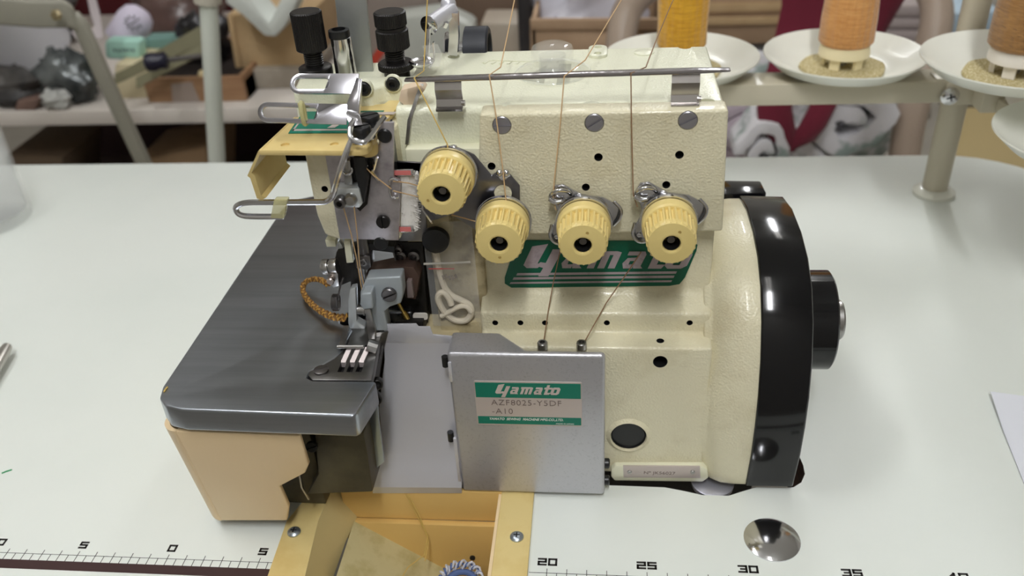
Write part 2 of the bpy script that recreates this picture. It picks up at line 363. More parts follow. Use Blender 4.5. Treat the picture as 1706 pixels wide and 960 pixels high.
# body: one casting whose profile steps back from foot to column
prof = [(7.2, .38), (7.2, 9.1), (8.57, 9.1), (8.57, 10.25), (9.6, 10.62), (9.85, 10.85), (9.9, 11.1), (9.9, 15.5), (17.5, 15.5), (17.5, .38)]
xl = Yp(801, 540, 8.57).x
b = B(); b.prism(prof, 'x', xl, 28.25)
body = put('machine_body', b, [enamel, black], M, bevel=.16, seg=3)
rnd = lambda u, v, y, r, dep=1.2: B().cyl((Yp(u, v, y).x, y-.6, Yp(u, v, y).z), (Yp(u, v, y).x, y+dep, Yp(u, v, y).z), r, n=24, m=1)
cuts = [rnd(u, 538, 8.57, .155, .8) for u in (825, 867, 908, 1011, 1149)]
cuts.append(rnd(1100, 603, 7.2, .37, 1.6)); cuts.append(rnd(1047, 726, 7.2, .95, .5))
p = Zp(1100, 568, 9.1); cuts.append(B().cyl((p.x, p.y, 8.3), (p.x, p.y, 9.9), .2, n=20, m=1))
cut(body, cuts)
p = Yp(1047, 726, 7.2)
put('bore_rim', B().lathe((p.x, 7.3, p.z), (0,-1,0), [(1.22, 0), (1.2, .12), (1.0, .26), (.96, .2), (.95, -.3)], 40, caps=False), enamel, M)
put('bore_plug', B().lathe((p.x, 7.4, p.z), (0,-1,0), [(.93, 0), (.93, .15), (.88, .2), (.86, .12), (.05, .12)], 36), black, M)
# lower base tongue at left behind covers
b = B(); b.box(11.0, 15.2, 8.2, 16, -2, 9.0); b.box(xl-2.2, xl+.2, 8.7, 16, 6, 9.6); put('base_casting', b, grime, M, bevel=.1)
b = B(); b.box(8, 31.5, 9, 18.5, -3.2, 1.2); put('oil_pan', b, soot, M, bevel=.2)
# column behind the bag: grimy
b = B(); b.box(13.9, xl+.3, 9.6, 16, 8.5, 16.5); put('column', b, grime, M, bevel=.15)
# flared end of the body that meets the belt guard
ringp = [(6.55, .3), (6.5, .8), (6.15, 3), (6.1, 5.0), (6.25, 6.8), (6.75, 8.8), (7.6, 10.5), (8.8, 11.8), (10.4, 12.6), (12.4, 12.95), (15, 12.9), (17.6, 12.3), (19.2, 10.5), (19.8, 8), (19.9, 4), (19.9, .3)]
def shr(k, dx): return [((p[0]-13)*k+13, p[1] if p[1] < .5 else p[1]*(.5+.5*k)) for p in ringp]
b = B(); b.loft([[(x, y, z) for y, z in shr(k, 0)] for x, k in ((27.9, .84), (28.3, .86), (28.7, .93), (29.2, .975), (29.9, .99), (30.6, .99))])
put('flared_end', b, enamel, M, bevel=.08, angle=60)
# belt guard, pulley, shaft
b = B(); b.loft([[(x, (y-13)*k+13, z if z < .5 else z*k) for y, z in ringp] for x, k in ((30.55, .995), (30.6, 1.005), (33.0, 1.0), (33.1, .985))])
put('belt_guard', b, gloss_black, M, bevel=.05, angle=50)
b = B(); pa = [zx(u, v, 11.2) for u, v in ((1205, 310), (1266, 311), (1276, 331), (1205, 334))]; b.prism(pa, 'z', 9.5, 11.6); put('guard_tail', b, gloss_black, M, bevel=.1)
cy, cz = 11.8, 7.75
b = B(); b.lathe((33.0, cy, cz), (1,0,0), [(2.2, 0), (2.72, .1), (2.72, 1.85), (2.6, 1.95), (1.2, 1.95), (1.2, 1.7), (.3, 1.7)], 56); pl = put('hand_pulley', b, gloss_black, M)
put('shaft_bolt', B().lathe((34.8, cy, cz), (1,0,0), [(1.1, 0), (1.1, .75), (1.02, .85), (.4, .85), (.38, .6), (.1, .6)], 6*6), steel, pl, label='pale steel shaft bolt')
# serial plate near the foot
b = B(); b.prism([yz(u, v, 7.12) for u, v in ((1025, 772), (1168, 772), (1178, 778), (1180, 792), (1170, 799), (1024, 797), (1018, 790), (1018, 778))], 'y', 6.9, 7.4); put('serial_boss', b, enamel_smooth, M, bevel=.08)
b = B(); b.prism([yz(u, v, 6.9) for u, v in ((1038, 776), (1166, 777), (1167, 796), (1039, 795))], 'y', 6.86, 6.95); sp_ = put('serial_plate', b, label_grey, M, bevel=.01)
for u in (1049, 1154):
    p = Yp(u, 786, 6.86); slot_screw('rivet', (p.x, 6.86, p.z), (0,-1,0), .12, .08, sp_, steel)
p = Yp(1072, 790, 6.85); bb = text_b('Nº JK56027', .3, lambda x, y, h: (p.x+x, 6.855-h, p.z+y), .004, bold=.002, xs=1.2); put('serial_number', bb, engrave, sp_)
# two hex thread outlets
for u, v in ((904, 577), (969, 577)):
    p = Zp(u, v+3, 9.1); o = put('thread_outlet', B().lathe((p.x, p.y, 9.1), (0,0,1), [(.27, 0), (.27, .33), (.23, .38), (.14, .38), (.13, .1), (.02, .1)], 24), steel, M)
# brand decal on column
EY = 9.86
b = B(); dec = [yz(u, v, EY) for u, v in ((868, 400), (1155, 402), (1162, 408), (1160, 418), (1141, 462), (1132, 473), (1115, 476), (852, 479), (841, 472), (841, 462), (858, 410))]
b.prism(dec, 'y', EY-.03, EY+.02); decal = put('brand_decal', b, teal_worn, M)
def emb(u, v): p = Yp(u, v, EY-.035); return (p.x, EY-.045, p.z)
def logo(b, fn, m=0):
    """hand drawn heavy italic logo 'yamato' in a unit box about 6.2 wide, 1 high"""
    def poly(pts):
        n = len(pts); k[0] += 1; q = [Vector(fn(x, y, 0)) for x, y in pts]
        b.add([p+Vector((0, -.0022*k[0], 0)) for p in q]+[p+Vector((0, .006, 0)) for p in q], [tuple(range(n)), tuple(range(n, 2*n))[::-1]]+[(i, (i+1) % n, n+(i+1) % n, n+i) for i in range(n)], m)
    k = [0]
    def it(x, y): return (x+.3*y, y)
    poly([it(*p) for p in ((.1, 1.1), (.62, 1.22), (.52, .25), (.66, .12), (.58, 0), (.2, 0), (.05, .15))])       # left arm of the y
    poly([it(*p) for p in ((.85, .95), (1.2, .95), (1.08, -.42), (.72, -.42), (.78, .0))])                          # long right arm
    poly([it(*p) for p in ((.5, .12), (.8, .0), (.86, .25), (.6, .3))])
    def a(x): 
        poly([it(*p) for p in ((x, .25), (x+.1, 0), (x+.4, 0), (x+.4, .2), (x+.22, .2), (x+.22, .38), (x+.42, .38), (x+.42, .55), (x+.1, .52))])
        poly([it(*p) for p in ((x+.05, .85), (x+.6, .85), (x+.68, .7), (x+.66, .12), (x+.76, 0), (x+.44, 0), (x+.4, .15), (x+.42, .66), (x+.05, .66))])
    def stem(x, h=.85): poly([it(*p) for p in ((x, 0), (x+.24, 0), (x+.24, h), (x, h))])
    a(1.35)
    for j in range(3): stem(2.3+.36*j, .8)
    poly([it(*p) for p in ((2.2, .68), (3.2, .68), (3.26, .8), (3.1, .86), (2.2, .86))]); a(3.45)
    stem(4.4, 1.15); poly([it(*p) for p in ((4.25, .66), (4.95, .66), (4.95, .84), (4.25, .84))]); poly([it(*p) for p in ((4.4, .15), (4.5, 0), (4.85, 0), (4.92, .2), (4.64, .2))])
    ox = 4.92
    poly([it(*p) for p in ((ox, .15), (ox+.14, 0), (ox+.6, 0), (ox+.6, .18), (ox+.26, .18), (ox+.26, .66), (ox+.14, .86), (ox, .7))])
    poly([it(*p) for p in ((ox+.14, .86), (ox+.6, .86), (ox+.76, .7), (ox+.76, .15), (ox+.6, 0), (ox+.5, 0), (ox+.5, .66), (ox+.2, .67))])
b = B(); p0 = Yp(868, 446, EY); logo(b, lambda x, y, h: (p0.x+x*1.48, EY-.045, p0.z+y*1.18)); put('brand_lettering', b, decal_grey, decal)
b = B()
for k, (v0, v1, u0, u1) in enumerate(((452, 456, 862, 1128), (459, 463, 856, 1124), (467, 470, 851, 1120))):
    q = [emb(u, v) for u, v in ((u0, v0+3), (u1, v0), (u1-2, v1), (u0-2, v1+3))]; b.add(q, [(0,1,2,3)])
put('decal_stripes', b, decal_grey, decal)

# arm
b = B(); b.prism([(9.95, 15.2), (9.95, 20.75), (10.25, 21.0), (18.2, 21.0), (18.2, 15.2)], 'x', 12.9, 28.2)
arm = put('machine_arm', b, [enamel_green, black], M, bevel=.12, seg=3)
wells = []
for u, v, r in ((756, 94, .33), (1141, 78, .35), (947, 178, .42), (1178, 170, .42), (711, 186, .38)):
    p = Zp(u, v, 21); wells.append(B().cyl((p.x, p.y, 20.5), (p.x, p.y, 22), r, n=28, m=0))
cut(arm, wells)
q = yz(740, 248, 9.3); b = B(); b.box(13.3, 16.95, 9.3, 10.2, 16.2, q[1]); put('arm_ledge', b, enamel_smooth, M, bevel=.1)
for u, v in ((840, 182), (985, 180), (1130, 176)):
    p = Zp(u, v, 21); put('casting_boss', B().lathe((p.x, p.y+.3, 20.9), (0,0,1), [(.55, 0), (.5, .1), (.4, .16), (.1, .17)], 24), enamel_green, M)
p = Zp(996, 88, 21); b = B(); b.prism(rrect(p.x-.5, p.y-.95, p.x+.5, p.y+.95, .45), 'z', 20.9, 21.15); tb = put('tapped_boss', b, [enamel_green, black], M, bevel=.05)
cut(tb, [B().cyl((p.x, p.y+s, 20.95), (p.x, p.y+s, 22), .2, n=18, m=0) for s in (-.5, .5)])
p = Zp(1073, 88, 21); put('round_boss', B().lathe((p.x, p.y, 20.9), (0,0,1), [(.55, 0), (.52, .14), (.45, .18), (.1, .18)], 24), enamel_green, M)
b = B()
p = Zp(803, 105, 21)
for k in range(6): b.obox((p.x+.2+k*.42, p.y-.05*k, 21.02), (.07, .16, 0), (.06, -.02, 0), (0,0,.02))
b.tube([(p.x, p.y, 21.02), (p.x+.5, p.y+.35, 21.02), (p.x+3, p.y-.1, 21.02)], .03, 6)
put('cast_mark', b, enamel_green, M)
# tension panel with its holes
PY = 8.9
b = B(); pan = [yz(u, v, PY) for u, v in ((799, 190), (1214, 183), (1204, 386), (840, 392), (800, 388), (797, 300))]
b.prism(pan, 'y', PY, 10.1); panel = put('tension_panel', b, [enamel, black, enamel], M, bevel=.14, seg=3)
hs = [rnd(u, v, PY, r, .9) for u, v, r in ((819, 277, .19), (997, 262, .2), (976, 312, .19), (1132, 258, .2), (1110, 308, .19))]
for hh in hs: hh.m = [1]*len(hh.m)
sw = [rnd(u, v, PY, .45, .22) for u, v in ((836, 209), (990, 205), (1146, 201))]
for hh in sw: hh.m = [0]*len(hh.m)
cut(panel, hs+sw)
zinc = mat('zinc slotted screw', (.42, .41, .45, 1), .32, .85)
for (u, v), sd in zip(((836, 209), (990, 205), (1146, 201)), ((1, 0, 0), (1, 0, .6), (1, 0, .5))):
    p = Yp(u, v, PY); slot_screw('panel_screw', (p.x, PY+.2, p.z), (0,-1,0), .425, .22, panel, zinc, sd)
# chrome thread bar over the arm
bar_y = 9.7
pL = Yp(674, 133, bar_y); pR = Yp(1217, 116, bar_y)
b = B(); n = 10; rings = []
for i in range(n+1):
    t = i/n; c = pL.lerp(pR, t); h = .1 if 0 < i < n else .05
    rings.append([c+Vector((0, .2, h)), c+Vector((0, -.2, h)), c+Vector((0, -.2, -h)), c+Vector((0, .2, -h))])
b.loft(rings); gb = put('thread_guide_bar', b, mat('worn chrome bar', (.45, .43, .45, 1), .2, 1, bump=(150, .5, 'noise')), M, bevel=.05)
for u in (745, 1143):
    c = pL.lerp(pR, (Yp(u, 125, bar_y).x-pL.x)/(pR.x-pL.x)); b = B()
    b.strip([c+Vector((0, .1, -.1)), c+Vector((0, -.1, -.5)), Vector((c.x, 9.75, 21.5)), Vector((c.x, 9.6, 21.16)), Vector((c.x, 9.35, 21.08))], (1,0,0), 1.25, .12)
    b.cyl((c.x+.55, 9.7, 21.3), (c.x+.72, 9.7, 21.3), .14, n=12)
    put('bar_bracket', b, mat('bracket steel', (.4, .38, .37, 1), .22, 1), gb)
# glass oil sight dome
p = Zp(921, 121, 21)
b = B(); b.lathe((p.x, p.y, 21), (0,0,1), [(1.82, 0), (1.84, .12), (1.6, .3), (1.15, .42), (1.05, .55), (1.08, 1.15), (1.0, 1.35), (.7, 1.5), (.3, 1.56), (.02, 1.56)], 48)
dome = put('sight_glass', b, clearpl, M)
put('sight_flange', B().lathe((p.x, p.y, 21), (0,0,1), [(1.9, 0), (1.95, .06), (1.9, .12), (1.85, .06)], 48, caps=False), glass, dome)
put('sight_tube', B().lathe((p.x, p.y, 21.02), (0,0,1), [(.7, 0), (.7, .9), (.62, .9), (.62, 0)], 32), clearpl, dome)

# ------------------------------------------------------------------ four tension dials (one built, three copied)
def dial():
    N = 26
    o0 = Vector((0, 0, 0))
    b = B(); b.lathe(o0, (0,-1,0), [(1.02, 1.15), (1.26, 1.18), (1.29, 1.3), (1.27, 1.68), (1.2, 1.78), (1.14, 1.8)], 56)
    def wob(i, h): return 1.0 if (i % 4) in (0, 1) else .87
    b.lathe(o0, (0,-1,0), [(1.17, 1.8), (1.15, 2.4), (1.13, 3.0), (1.08, 3.1), (.98, 3.14)], N*4, wob=wob, caps=False)
    b.lathe(o0, (0,-1,0), [(1.1, 2.82), (1.09, 3.04), (1.03, 3.14), (.5, 3.2), (.42, 3.18), (.4, 3.1), (.38, 2.0), (.02, 2.0)], 48, caps=False)
    k = bpy.data.objects.new('tension_dial', mesh(b, [dialpl, black], 'dial', angle=18)); COL.objects.link(k)
    b = B(); b.lathe(o0, (0,-1,0), [(.5, .5), (1.3, .8), (1.36, .9), (1.2, .95), (1.36, 1.02), (1.34, 1.1), (.6, 1.15)], 56)
    d = put('tension_disc', b, chrome, k)
    put('spindle', B().lathe(o0, (0,-1,0), [(.45, 0), (.45, .6), (.2, .6), (.2, 2.75), (.17, 2.8), (.02, 2.8)], 24), steel_dk, k)
    put('bore_lining', B().lathe(o0, (0,-1,0), [(.385, 2.02), (.385, 3.08)], 32, caps=False), black, k)
    put('setting_dot', B().lathe((-.62, -3.14, -.28), (0,-1,0), [(.075, 0), (.075, .045)], 14), mat('dot shade', rgb(176, 146, 80), .5), k)
    return k
D0 = dial()
dpos = [Yp(735, 325, 5.7), Yp(831, 408, 5.7), Yp(971, 410, 5.7), Yp(1119, 407, 5.7)]
for i, p in enumerate(dpos):
    d = D0 if i == 0 else dup(D0)
    d.parent = M; d.location = Vector((p.x, PY, p.z))*S-M.location
    d.rotation_euler = (0, (0, -1.15, 2.3, 2.5)[i], 0)
# plate behind the two left dials, and eyelets
b = B(); PZ = PY-.45
plp = [yz(u, v, PZ) for u, v in ((645, 268), (700, 271), (722, 255), (745, 246), (762, 246), (790, 258), (819, 293), (826, 288), (850, 291), (866, 310), (866, 340), (845, 400), (818, 400), (752, 358), (722, 368), (706, 345), (700, 292), (650, 292))]
b.prism(plp, 'y', PZ, PZ+.12); tp = put('dial_plate', b, mat('dark chrome plate', (.2, .2, .23, 1), .28, 1), M, bevel=.04)
for u, v in ((751, 247), (838, 288)):
    p = Yp(u, v, PZ-.35); b = B()
    for s in (-.16, .16): b.sphere((p.x+s, p.y, p.z), .17, 12)
    b.cyl((p.x, p.y, p.z-.15), (p.x, PZ+.1, p.z-.25), .22, n=16); b.tube([(p.x-.3, p.y+.1, p.z-.15), (p.x, p.y, p.z-.3), (p.x+.3, p.y+.1, p.z-.15)], .07, 8, smooth=1)
    put('thread_eyelet', b, chrome, tp)
p = Yp(838, 322, PZ-.05); put('plate_hole', B().lathe((p.x, PZ-.02, p.z), (0,-1,0), [(.42, 0), (.42, .03)], 28), enamel, tp)
b = B(); b.strip([Yp(700, 290, PZ-.1), Yp(704, 320, PZ-.8), Yp(706, 345, PZ-.9), Yp(722, 368, PZ-.4)], (0,1,0), .6, .08); put('side_flange', b, chrome, tp)
# chrome wings of the two right dials
for i in (2, 3):
    p = dpos[i]; cx, c2 = p.x, p.z; b = B(); ya = PY-.55
    def W(dx, dz, y=ya): return Vector((cx+dx, y, c2+dz))
    b.prism([(cx-1.45, c2+1.0), (cx-1.62, c2+1.25), (cx-1.35, c2+1.75), (cx-.95, c2+1.8), (cx-.1, c2+1.25), (cx+.9, c2+1.1), (cx+1.5, c2+.75), (cx+1.75, c2+.35), (cx+1.6, c2-.15), (cx+1.1, c2-.6), (cx, c2-1), (cx-.9, c2-1.2), (cx-1.35, c2-1.35), (cx-1.6, c2-1.0), (cx-1.5, c2-.4), (cx-1.2, c2+.2)], 'y', ya, ya+.1)
    b.tube([W(-1.6, 1.15, ya-.05), W(-1.5, 1.5, ya-.35), W(-1.15, 1.72, ya-.4), W(-.75, 1.6, ya-.3), W(-.6, 1.3, ya-.05)], .1, 8, smooth=2)
    b.tube([W(-1.62, 1.2, ya-.25), W(-1.35, 1.0, ya-.3), W(-1.0, 1.05, ya-.25)], .13, 8, smooth=2)
    b.tube([W(-1.55, -.35, ya), W(-1.7, -.95, ya-.1), W(-1.35, -1.4, ya-.1), W(-.8, -1.3, ya-.05)], .09, 8, smooth=2)
    b.tube([W(1.4, .9, ya), W(1.8, .5, ya-.1), W(1.7, 0, ya-.1), W(1.4, -.4, ya)], .09, 8, smooth=2)
    b.cyl(W(-1.35, -1.0), W(-1.35, -1.0, ya-.08), .12, n=14)
    put('thread_guide', b, mat('soft chrome', (.6, .6, .62, 1), .18, 1), M, bevel=.03)

# ------------------------------------------------------------------ HEAD
HY = 7.6
b = B(); hp = [(9.0, 20.28)]+[yz(u, v, HY) for u, v in ((515, 300), (528, 360), (541, 392), (566, 400), (668, 400))]+[(12.98, 20.28)]
b.prism(hp, 'y', HY, 13.5); head = put('head_casting', b, [enamel, black], M, bevel=.14, seg=3)
cut(head, [rnd(541, 315, HY, .16, .6)])
b = B(); b.prism([(7.6, 11.3), (11.5, 11.3), (12.0, 12.0), (13.6, 12.0), (13.6, 13.15), (7.3, 13.55)], 'z', 16.5, 21.45); b.box(7.4, 13.4, 13.0, 18, 16.5, 20.6); b.box(12.4, 14.4, 10.6, 18, 15, 20.3)
hb = put('head_block', b, [enamel_green, black], M, bevel=.18, seg=3)
b = B(); b.prism([yz(u, v, 10.4) for u, v in ((700, 142), (668, 150), (664, 168), (682, 184), (708, 150))], 'y', 10.4, 11.2); put('head_wedge', b, mat('pinkish primer cream', rgb(226, 204, 178), .5), M, bevel=.05)
for u, v, yy in ((606, 148, 11.3), (654, 140, 12.0)):
    p = Yp(u, v, yy-.1); o = put('cap_screw_seat', B().lathe((p.x, yy+.02, p.z), (0,-1,0), [(.44, -.1), (.43, .12), (.38, .14), (.37, -.1)], 28, caps=False), enamel_green, M)
    put('cap_screw', B().lathe((p.x, yy+.1, p.z), (0,-1,0), [(.34, 0), (.34, .25), (.28, .32), (.15, .32), (.14, .15), (.02, .15)], 20), black, o)
# slot of shade beside the head drawn as a black strip, then arm neck
b = B(); b.box(13.0, 13.08, 7.6, 8.6, 17.9, 21); put('shade_strip', b, black, M)
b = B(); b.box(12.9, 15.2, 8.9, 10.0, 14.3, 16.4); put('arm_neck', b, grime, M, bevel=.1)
# grey face plate
b = B(); q1 = yz(566, 398, HY-.15); q3 = yz(656, 204, HY-.15); fp = [(q1[0]+.02, 20.25), q1, yz(664, 401, HY-.15), yz(667, 300, HY-.15), yz(656, 296, HY-.15), q3, (12.62, q3[1]), (12.62, 20.25)]
b.prism(fp, 'y', HY-.15, HY+.02); face = put('face_plate', b, [grey_plate, black], M, bevel=.03)
p = Yp(639, 368, HY-.15); slot_screw('face_screw', (p.x, HY-.15, p.z), (0,-1,0), .33, .22, face, blackmetal, (0,0,1))
p = Yp(641, 226, HY-.15); put('face_screw', B().lathe((p.x, HY-.1, p.z), (0,-1,0), [(.34, 0), (.34, .12), (.28, .18), (.05, .18)], 28), black, face)
# take-up area: window in plate with levers
b = B(); b.prism([yz(u, v, HY-.2) for u, v in ((583, 262), (622, 265), (612, 340), (600, 352), (588, 340))], 'y', HY-.22, HY-.14); put('window', b, soot, face)
b = B(); b.prism([yz(u, v, HY-.8) for u, v in ((588, 262), (608, 262), (612, 300), (606, 340), (600, 330), (592, 290))], 'y', HY-.8, HY-.2); put('take_up_guard', b, black, face, bevel=.04)
b = B(); b.prism([yz(u, v, HY-.9) for u, v in ((557, 322), (560, 314), (598, 314), (604, 340), (598, 347), (556, 345))], 'y', HY-.9, HY-.2)
tu = put('thread_clamp', b, whitish, face, bevel=.06)
p = Yp(569, 333, HY-.9); put('clamp_screw', B().lathe((p.x, HY-.8, p.z), (0,-1,0), [(.28, 0), (.28, .5), (.22, .55), (.14, .55), (.13, .2), (.02, .2)], 20), steel_dk, tu)
p = Yp(585, 331, HY-.9); put('clamp_roller', B().lathe((p.x, HY-.8, p.z), (0,-1,0), [(.3, 0), (.3, .25), (.22, .4), (.02, .4)], 20), steel, tu)
b = B(); b.prism([yz(u, v, HY-.5) for u, v in ((572, 268), (583, 268), (588, 310), (574, 312))], 'y', HY-.5, HY-.15); put('take_up_lever', b, steel, face, bevel=.04)
p = Yp(578, 282, HY-.6); put('lever_hook', B().tube([(p.x+.25*math.cos(a), HY-.62, p.z+.25*math.sin(a)) for a in [math.pi*k/8 for k in range(6, 18)]], .06, 8), chrome, face)
b = B(); 
for a, c in (((617, 285), (630, 300)), ((612, 278), (600, 262)), ((628, 262), (620, 290))): b.tube([Yp(*a, HY-.5), Yp(*c, HY-.35)], .09, 8)
put('take_up_wire', b, chrome, face)
b = B(); b.tube([Yp(*q, HY-.35) for q in ((663, 300), (652, 296), (648, 304), (650, 326), (656, 330), (664, 328))], .06, 8, smooth=1); put('wire_eyelet', b, chrome, face)
# white felt pad with its two clips
b = B(); q = [Yp(u, v, 8.2) for u, v in ((656, 290), (697, 284), (698, 382), (662, 380))]
rings = []
for k in range(13):
    t = k/12; L_ = q[0].lerp(q[3], t); R_ = q[1].lerp(q[2], t); ww = (R_-L_).length/2; c = (L_+R_)/2
    rings.append([c+Vector((math.cos(2*math.pi*i/16)*ww*(1+random.uniform(-.09, .09)), math.sin(2*math.pi*i/16)*.42*(1+random.uniform(-.12, .12)), random.uniform(-.05, .05))) for i in range(16)])
b.loft(rings); fl = put('felt_pad', b, felt, M)
b = B()
for k in range(260):
    t = random.random(); a = random.uniform(math.pi, 2*math.pi); L_ = q[0].lerp(q[3], t); R_ = q[1].lerp(q[2], t); c = (L_+R_)/2; ww = (R_-L_).length/2
    d = Vector((math.cos(a), math.sin(a)*.6, random.uniform(-.5, .5))); s0 = c+Vector((math.cos(a)*ww*.95, math.sin(a)*.4, 0)); b.tube([s0, s0+d*random.uniform(.08, .22)], .012, 3)
put('felt_fibres', b, felt, fl, kind='stuff')
for v, s in ((288, 1), (382, -1)):
    a = Yp(650, v-8, 7.75); c = Yp(690, v+4, 7.75); b = B(); b.box(a.x, c.x, 7.7, 8.6, c.z, c.z+.08); b.box(a.x, c.x, 7.68, 7.74, c.z, a.z-.05)
    cl = put('pad_clip', b, chrome, fl, bevel=.02); put('clip_print', B().box(a.x+.12, c.x-.12, 7.66, 7.68, c.z+.05, a.z-.1), pinkred, cl)
b = B(); b.prism([yz(u, v, 8.5) for u, v in ((660, 270), (722, 270), (716, 296), (660, 296))], 'y', 8.45, 8.55); b.prism([yz(u, v, 8.6) for u, v in ((664, 290), (705, 290), (712, 402), (664, 402))], 'y', 8.6, 8.8)
put('thread_plate', b, mat('dull dark plate', (.3, .29, .29, 1), .35, .8), M, bevel=.02)

# ------------------------------------------------------------------ yellowed top cover with green badge
CZ = 20.62
cov = [zx(u, v, CZ) for u, v in ((430, 250), (600, 251), (612, 248), (619, 240), (622, 229), (640, 205), (672, 166), (652, 163), (640, 172), (588, 178), (488, 196))]
b = B(); b.prism(cov, 'z', CZ-.28, CZ); cover = put('top_cover', b, [yellow, enamel], M, bevel=.07)
cut(cover, [B().cyl((Zp(u, v, CZ).x, Zp(u, v, CZ).y, CZ-.1), (Zp(u, v, CZ).x, Zp(u, v, CZ).y, CZ+.5), .2, n=20) for u, v in ((475, 241), (557, 240))])
f0 = Zp(430, 252, CZ-.1); f1 = Zp(488, 197, CZ-.1)
lo = [Yp(412, 293, f0.y-.1), Yp(417, 297, f0.y), Yp(428, 331, f0.y+.2), Yp(437, 333, f0.y+.4)]
hi_ = [Vector((p.x+.1, f1.y, p.z)) for p in lo]
b = B(); fr = [f0]+lo; bk = [f1]+hi_
b.loft([[p for p in fr]+[p+Vector((.22, .02, .12)) for p in reversed(fr)], [p for p in bk]+[p+Vector((.22, .02, .12)) for p in reversed(bk)]])
put('finger_guard', b, yellow, cover)
b = B(); e = Zp(668, 172, CZ); b.lathe((e.x-.15, e.y+.1, CZ-.45), (1,-.2,0), [(.42, 0), (.42, .35), (.2, .35), (.18, .1)], 24); put('hinge_lug', b, yellow, cover)
e = Zp(612, 240, CZ); b = B(); b.lathe((e.x-.2, e.y+.6, CZ-.9), (0,0,1), [(.45, .15), (.5, .5), (.5, .7)], 24); put('front_lug', b, yellow, cover, bevel=.05)
bz = CZ+.03
b = B(); b.prism([zx(u, v, bz) for u, v in ((480, 222), (588, 221), (640, 184), (505, 186))], 'z', CZ, bz); badge = put('badge', b, teal, cover)
b = B(); b.prism([zx(u, v, bz+.01) for u, v in ((486, 218), (588, 217), (589, 215), (489, 215))], 'z', bz, bz+.01)
b.prism([zx(u, v, bz+.01) for u, v in ((486, 218), (489, 218), (512, 188), (509, 188))], 'z', bz, bz+.01)
put('badge_border', b, label_grey, badge)
o_ = Zp(541, 213, bz); r_ = (Zp(562, 213, bz)-o_); rx = Vector((1,0,0)); ry = Vector((.12, 1, 0))
bb = text_b('FF', 2.6, lambda x, y, h: tuple(o_+rx*x+ry*y+Vector((0,0,.012+h))), .004, bold=.05, shear=.25); 
put('badge_lettering', bb, label_grey, badge)
# chrome slotted guides above the cover
def slotted(p0, p1, half, w0, t, tail):
    """flat bar p0->p1 (world) in a vertical-ish plane whose up vector is half, with rounded end and open slot up to fraction w0"""
    b = B(); d = p1-p0; n_ = d.cross(half).normalized()*t/2; L = d.length; dn = d/L; hn = half.normalized(); H = half.length
    outer = []; inner = []; K = 12
    for k in range(K+1):
        a = math.pi/2+math.pi*k/K; outer.append(p0+dn*H*(1+math.cos(a))+hn*H*math.sin(a)); inner.append(p0+dn*(H+H*.55*math.cos(a))+hn*H*.55*math.sin(a))
    e1 = p0+d*w0
    for k in range(K+1):
        a = -math.pi/2+math.pi*k/K; outer.append(None); inner.append(e1+dn*(H*.55*math.cos(a))+hn*H*.55*math.sin(a))
    outer = outer[:K+1]; oo = outer+[p1-hn*H]; 
    n = len(inner)
    # ring between slot and outline
    out2 = outer + [e1+dn*(H*.6*k/K)-hn*H+hn*(2*H*k/K) for k in range(K+1)]
    vs = [p+n_ for p in out2]+[p+n_ for p in inner]+[p-n_ for p in out2]+[p-n_ for p in inner]; fs = []
    for i in range(n):
        j = (i+1) % n; fs += [(i, j, n+j, n+i), (2*n+j, 2*n+i, 3*n+i, 3*n+j), (i, 2*n+i, 2*n+j, j), (n+j, 3*n+j, 3*n+i, n+i)]
    b.add(vs, fs)
    a_, c_ = e1-hn*H, e1+dn*H*.6+hn*H
    q = [a_, p1-hn*H, p1+hn*H, c_]; b.add([p+n_ for p in q]+[p-n_ for p in q], [(0,1,2,3), (7,6,5,4), (0,4,5,1), (1,5,6,2), (2,6,7,3), (3,7,4,0)])
    return b
G = put('slotted_thread_guide', slotted(Yp(483, 140, 10.0), Yp(597, 140, 10.0), Vector((0, .35, .36)), .5, .1, 0), gchrome, M, bevel=.02)
b = slotted(Yp(430, 187, 7.4), Yp(578, 191, 7.4), Vector((0, .25, .38)), .62, .1, 0); put('lower_loop', b, gchrome, G, bevel=.02)
p = Yp(507, 187, 7.4); b = B(); b.tube([p+Vector((0, -.14+.42*math.sin(a)*.5-.02, .52*math.cos(a))) for a in [2*math.pi*k/14 for k in range(14)]], .1, 8, closed=True); 
b.prism([(p.x-.14, p.z-.5), (p.x+.16, p.z-.52), (p.x+.14, p.z+.52), (p.x-.16, p.z+.5)], 'y', 7.18, 7.28); put('sleeve', b, oldclear, G)
b = B(); b.loft([[Yp(594, 129, 10.1), Yp(603, 132, 10.1), Yp(604, 150, 9.8), Yp(597, 152, 9.8)], [Yp(574, 182, 7.5), Yp(597, 186, 7.6), Yp(600, 200, 7.4), Yp(576, 200, 7.4)]]); 
b.loft([[Yp(576, 183, 7.5), Yp(599, 190, 7.5), Yp(599, 192, 7.3), Yp(576, 190, 7.3)], [Yp(582, 208, 6.9), Yp(604, 206, 6.9), Yp(604, 208, 6.8), Yp(582, 210, 6.8)]])
put('bridge_plate', b, gchrome, G, bevel=.03)
# two black screws holding the guides, with washers
for u, v in ((617, 197), (602, 216)):
    p = Zp(u, v+6, 20.95); put('guide_washer', B().lathe((p.x, p.y, 20.75), (0,0,1), [(.62, 0), (.62, .12)], 28), chrome, G)
    slot_screw('guide_screw', (p.x, p.y, 20.87), (0,0,1), .46, .42, G, black, (1, .6, 0))
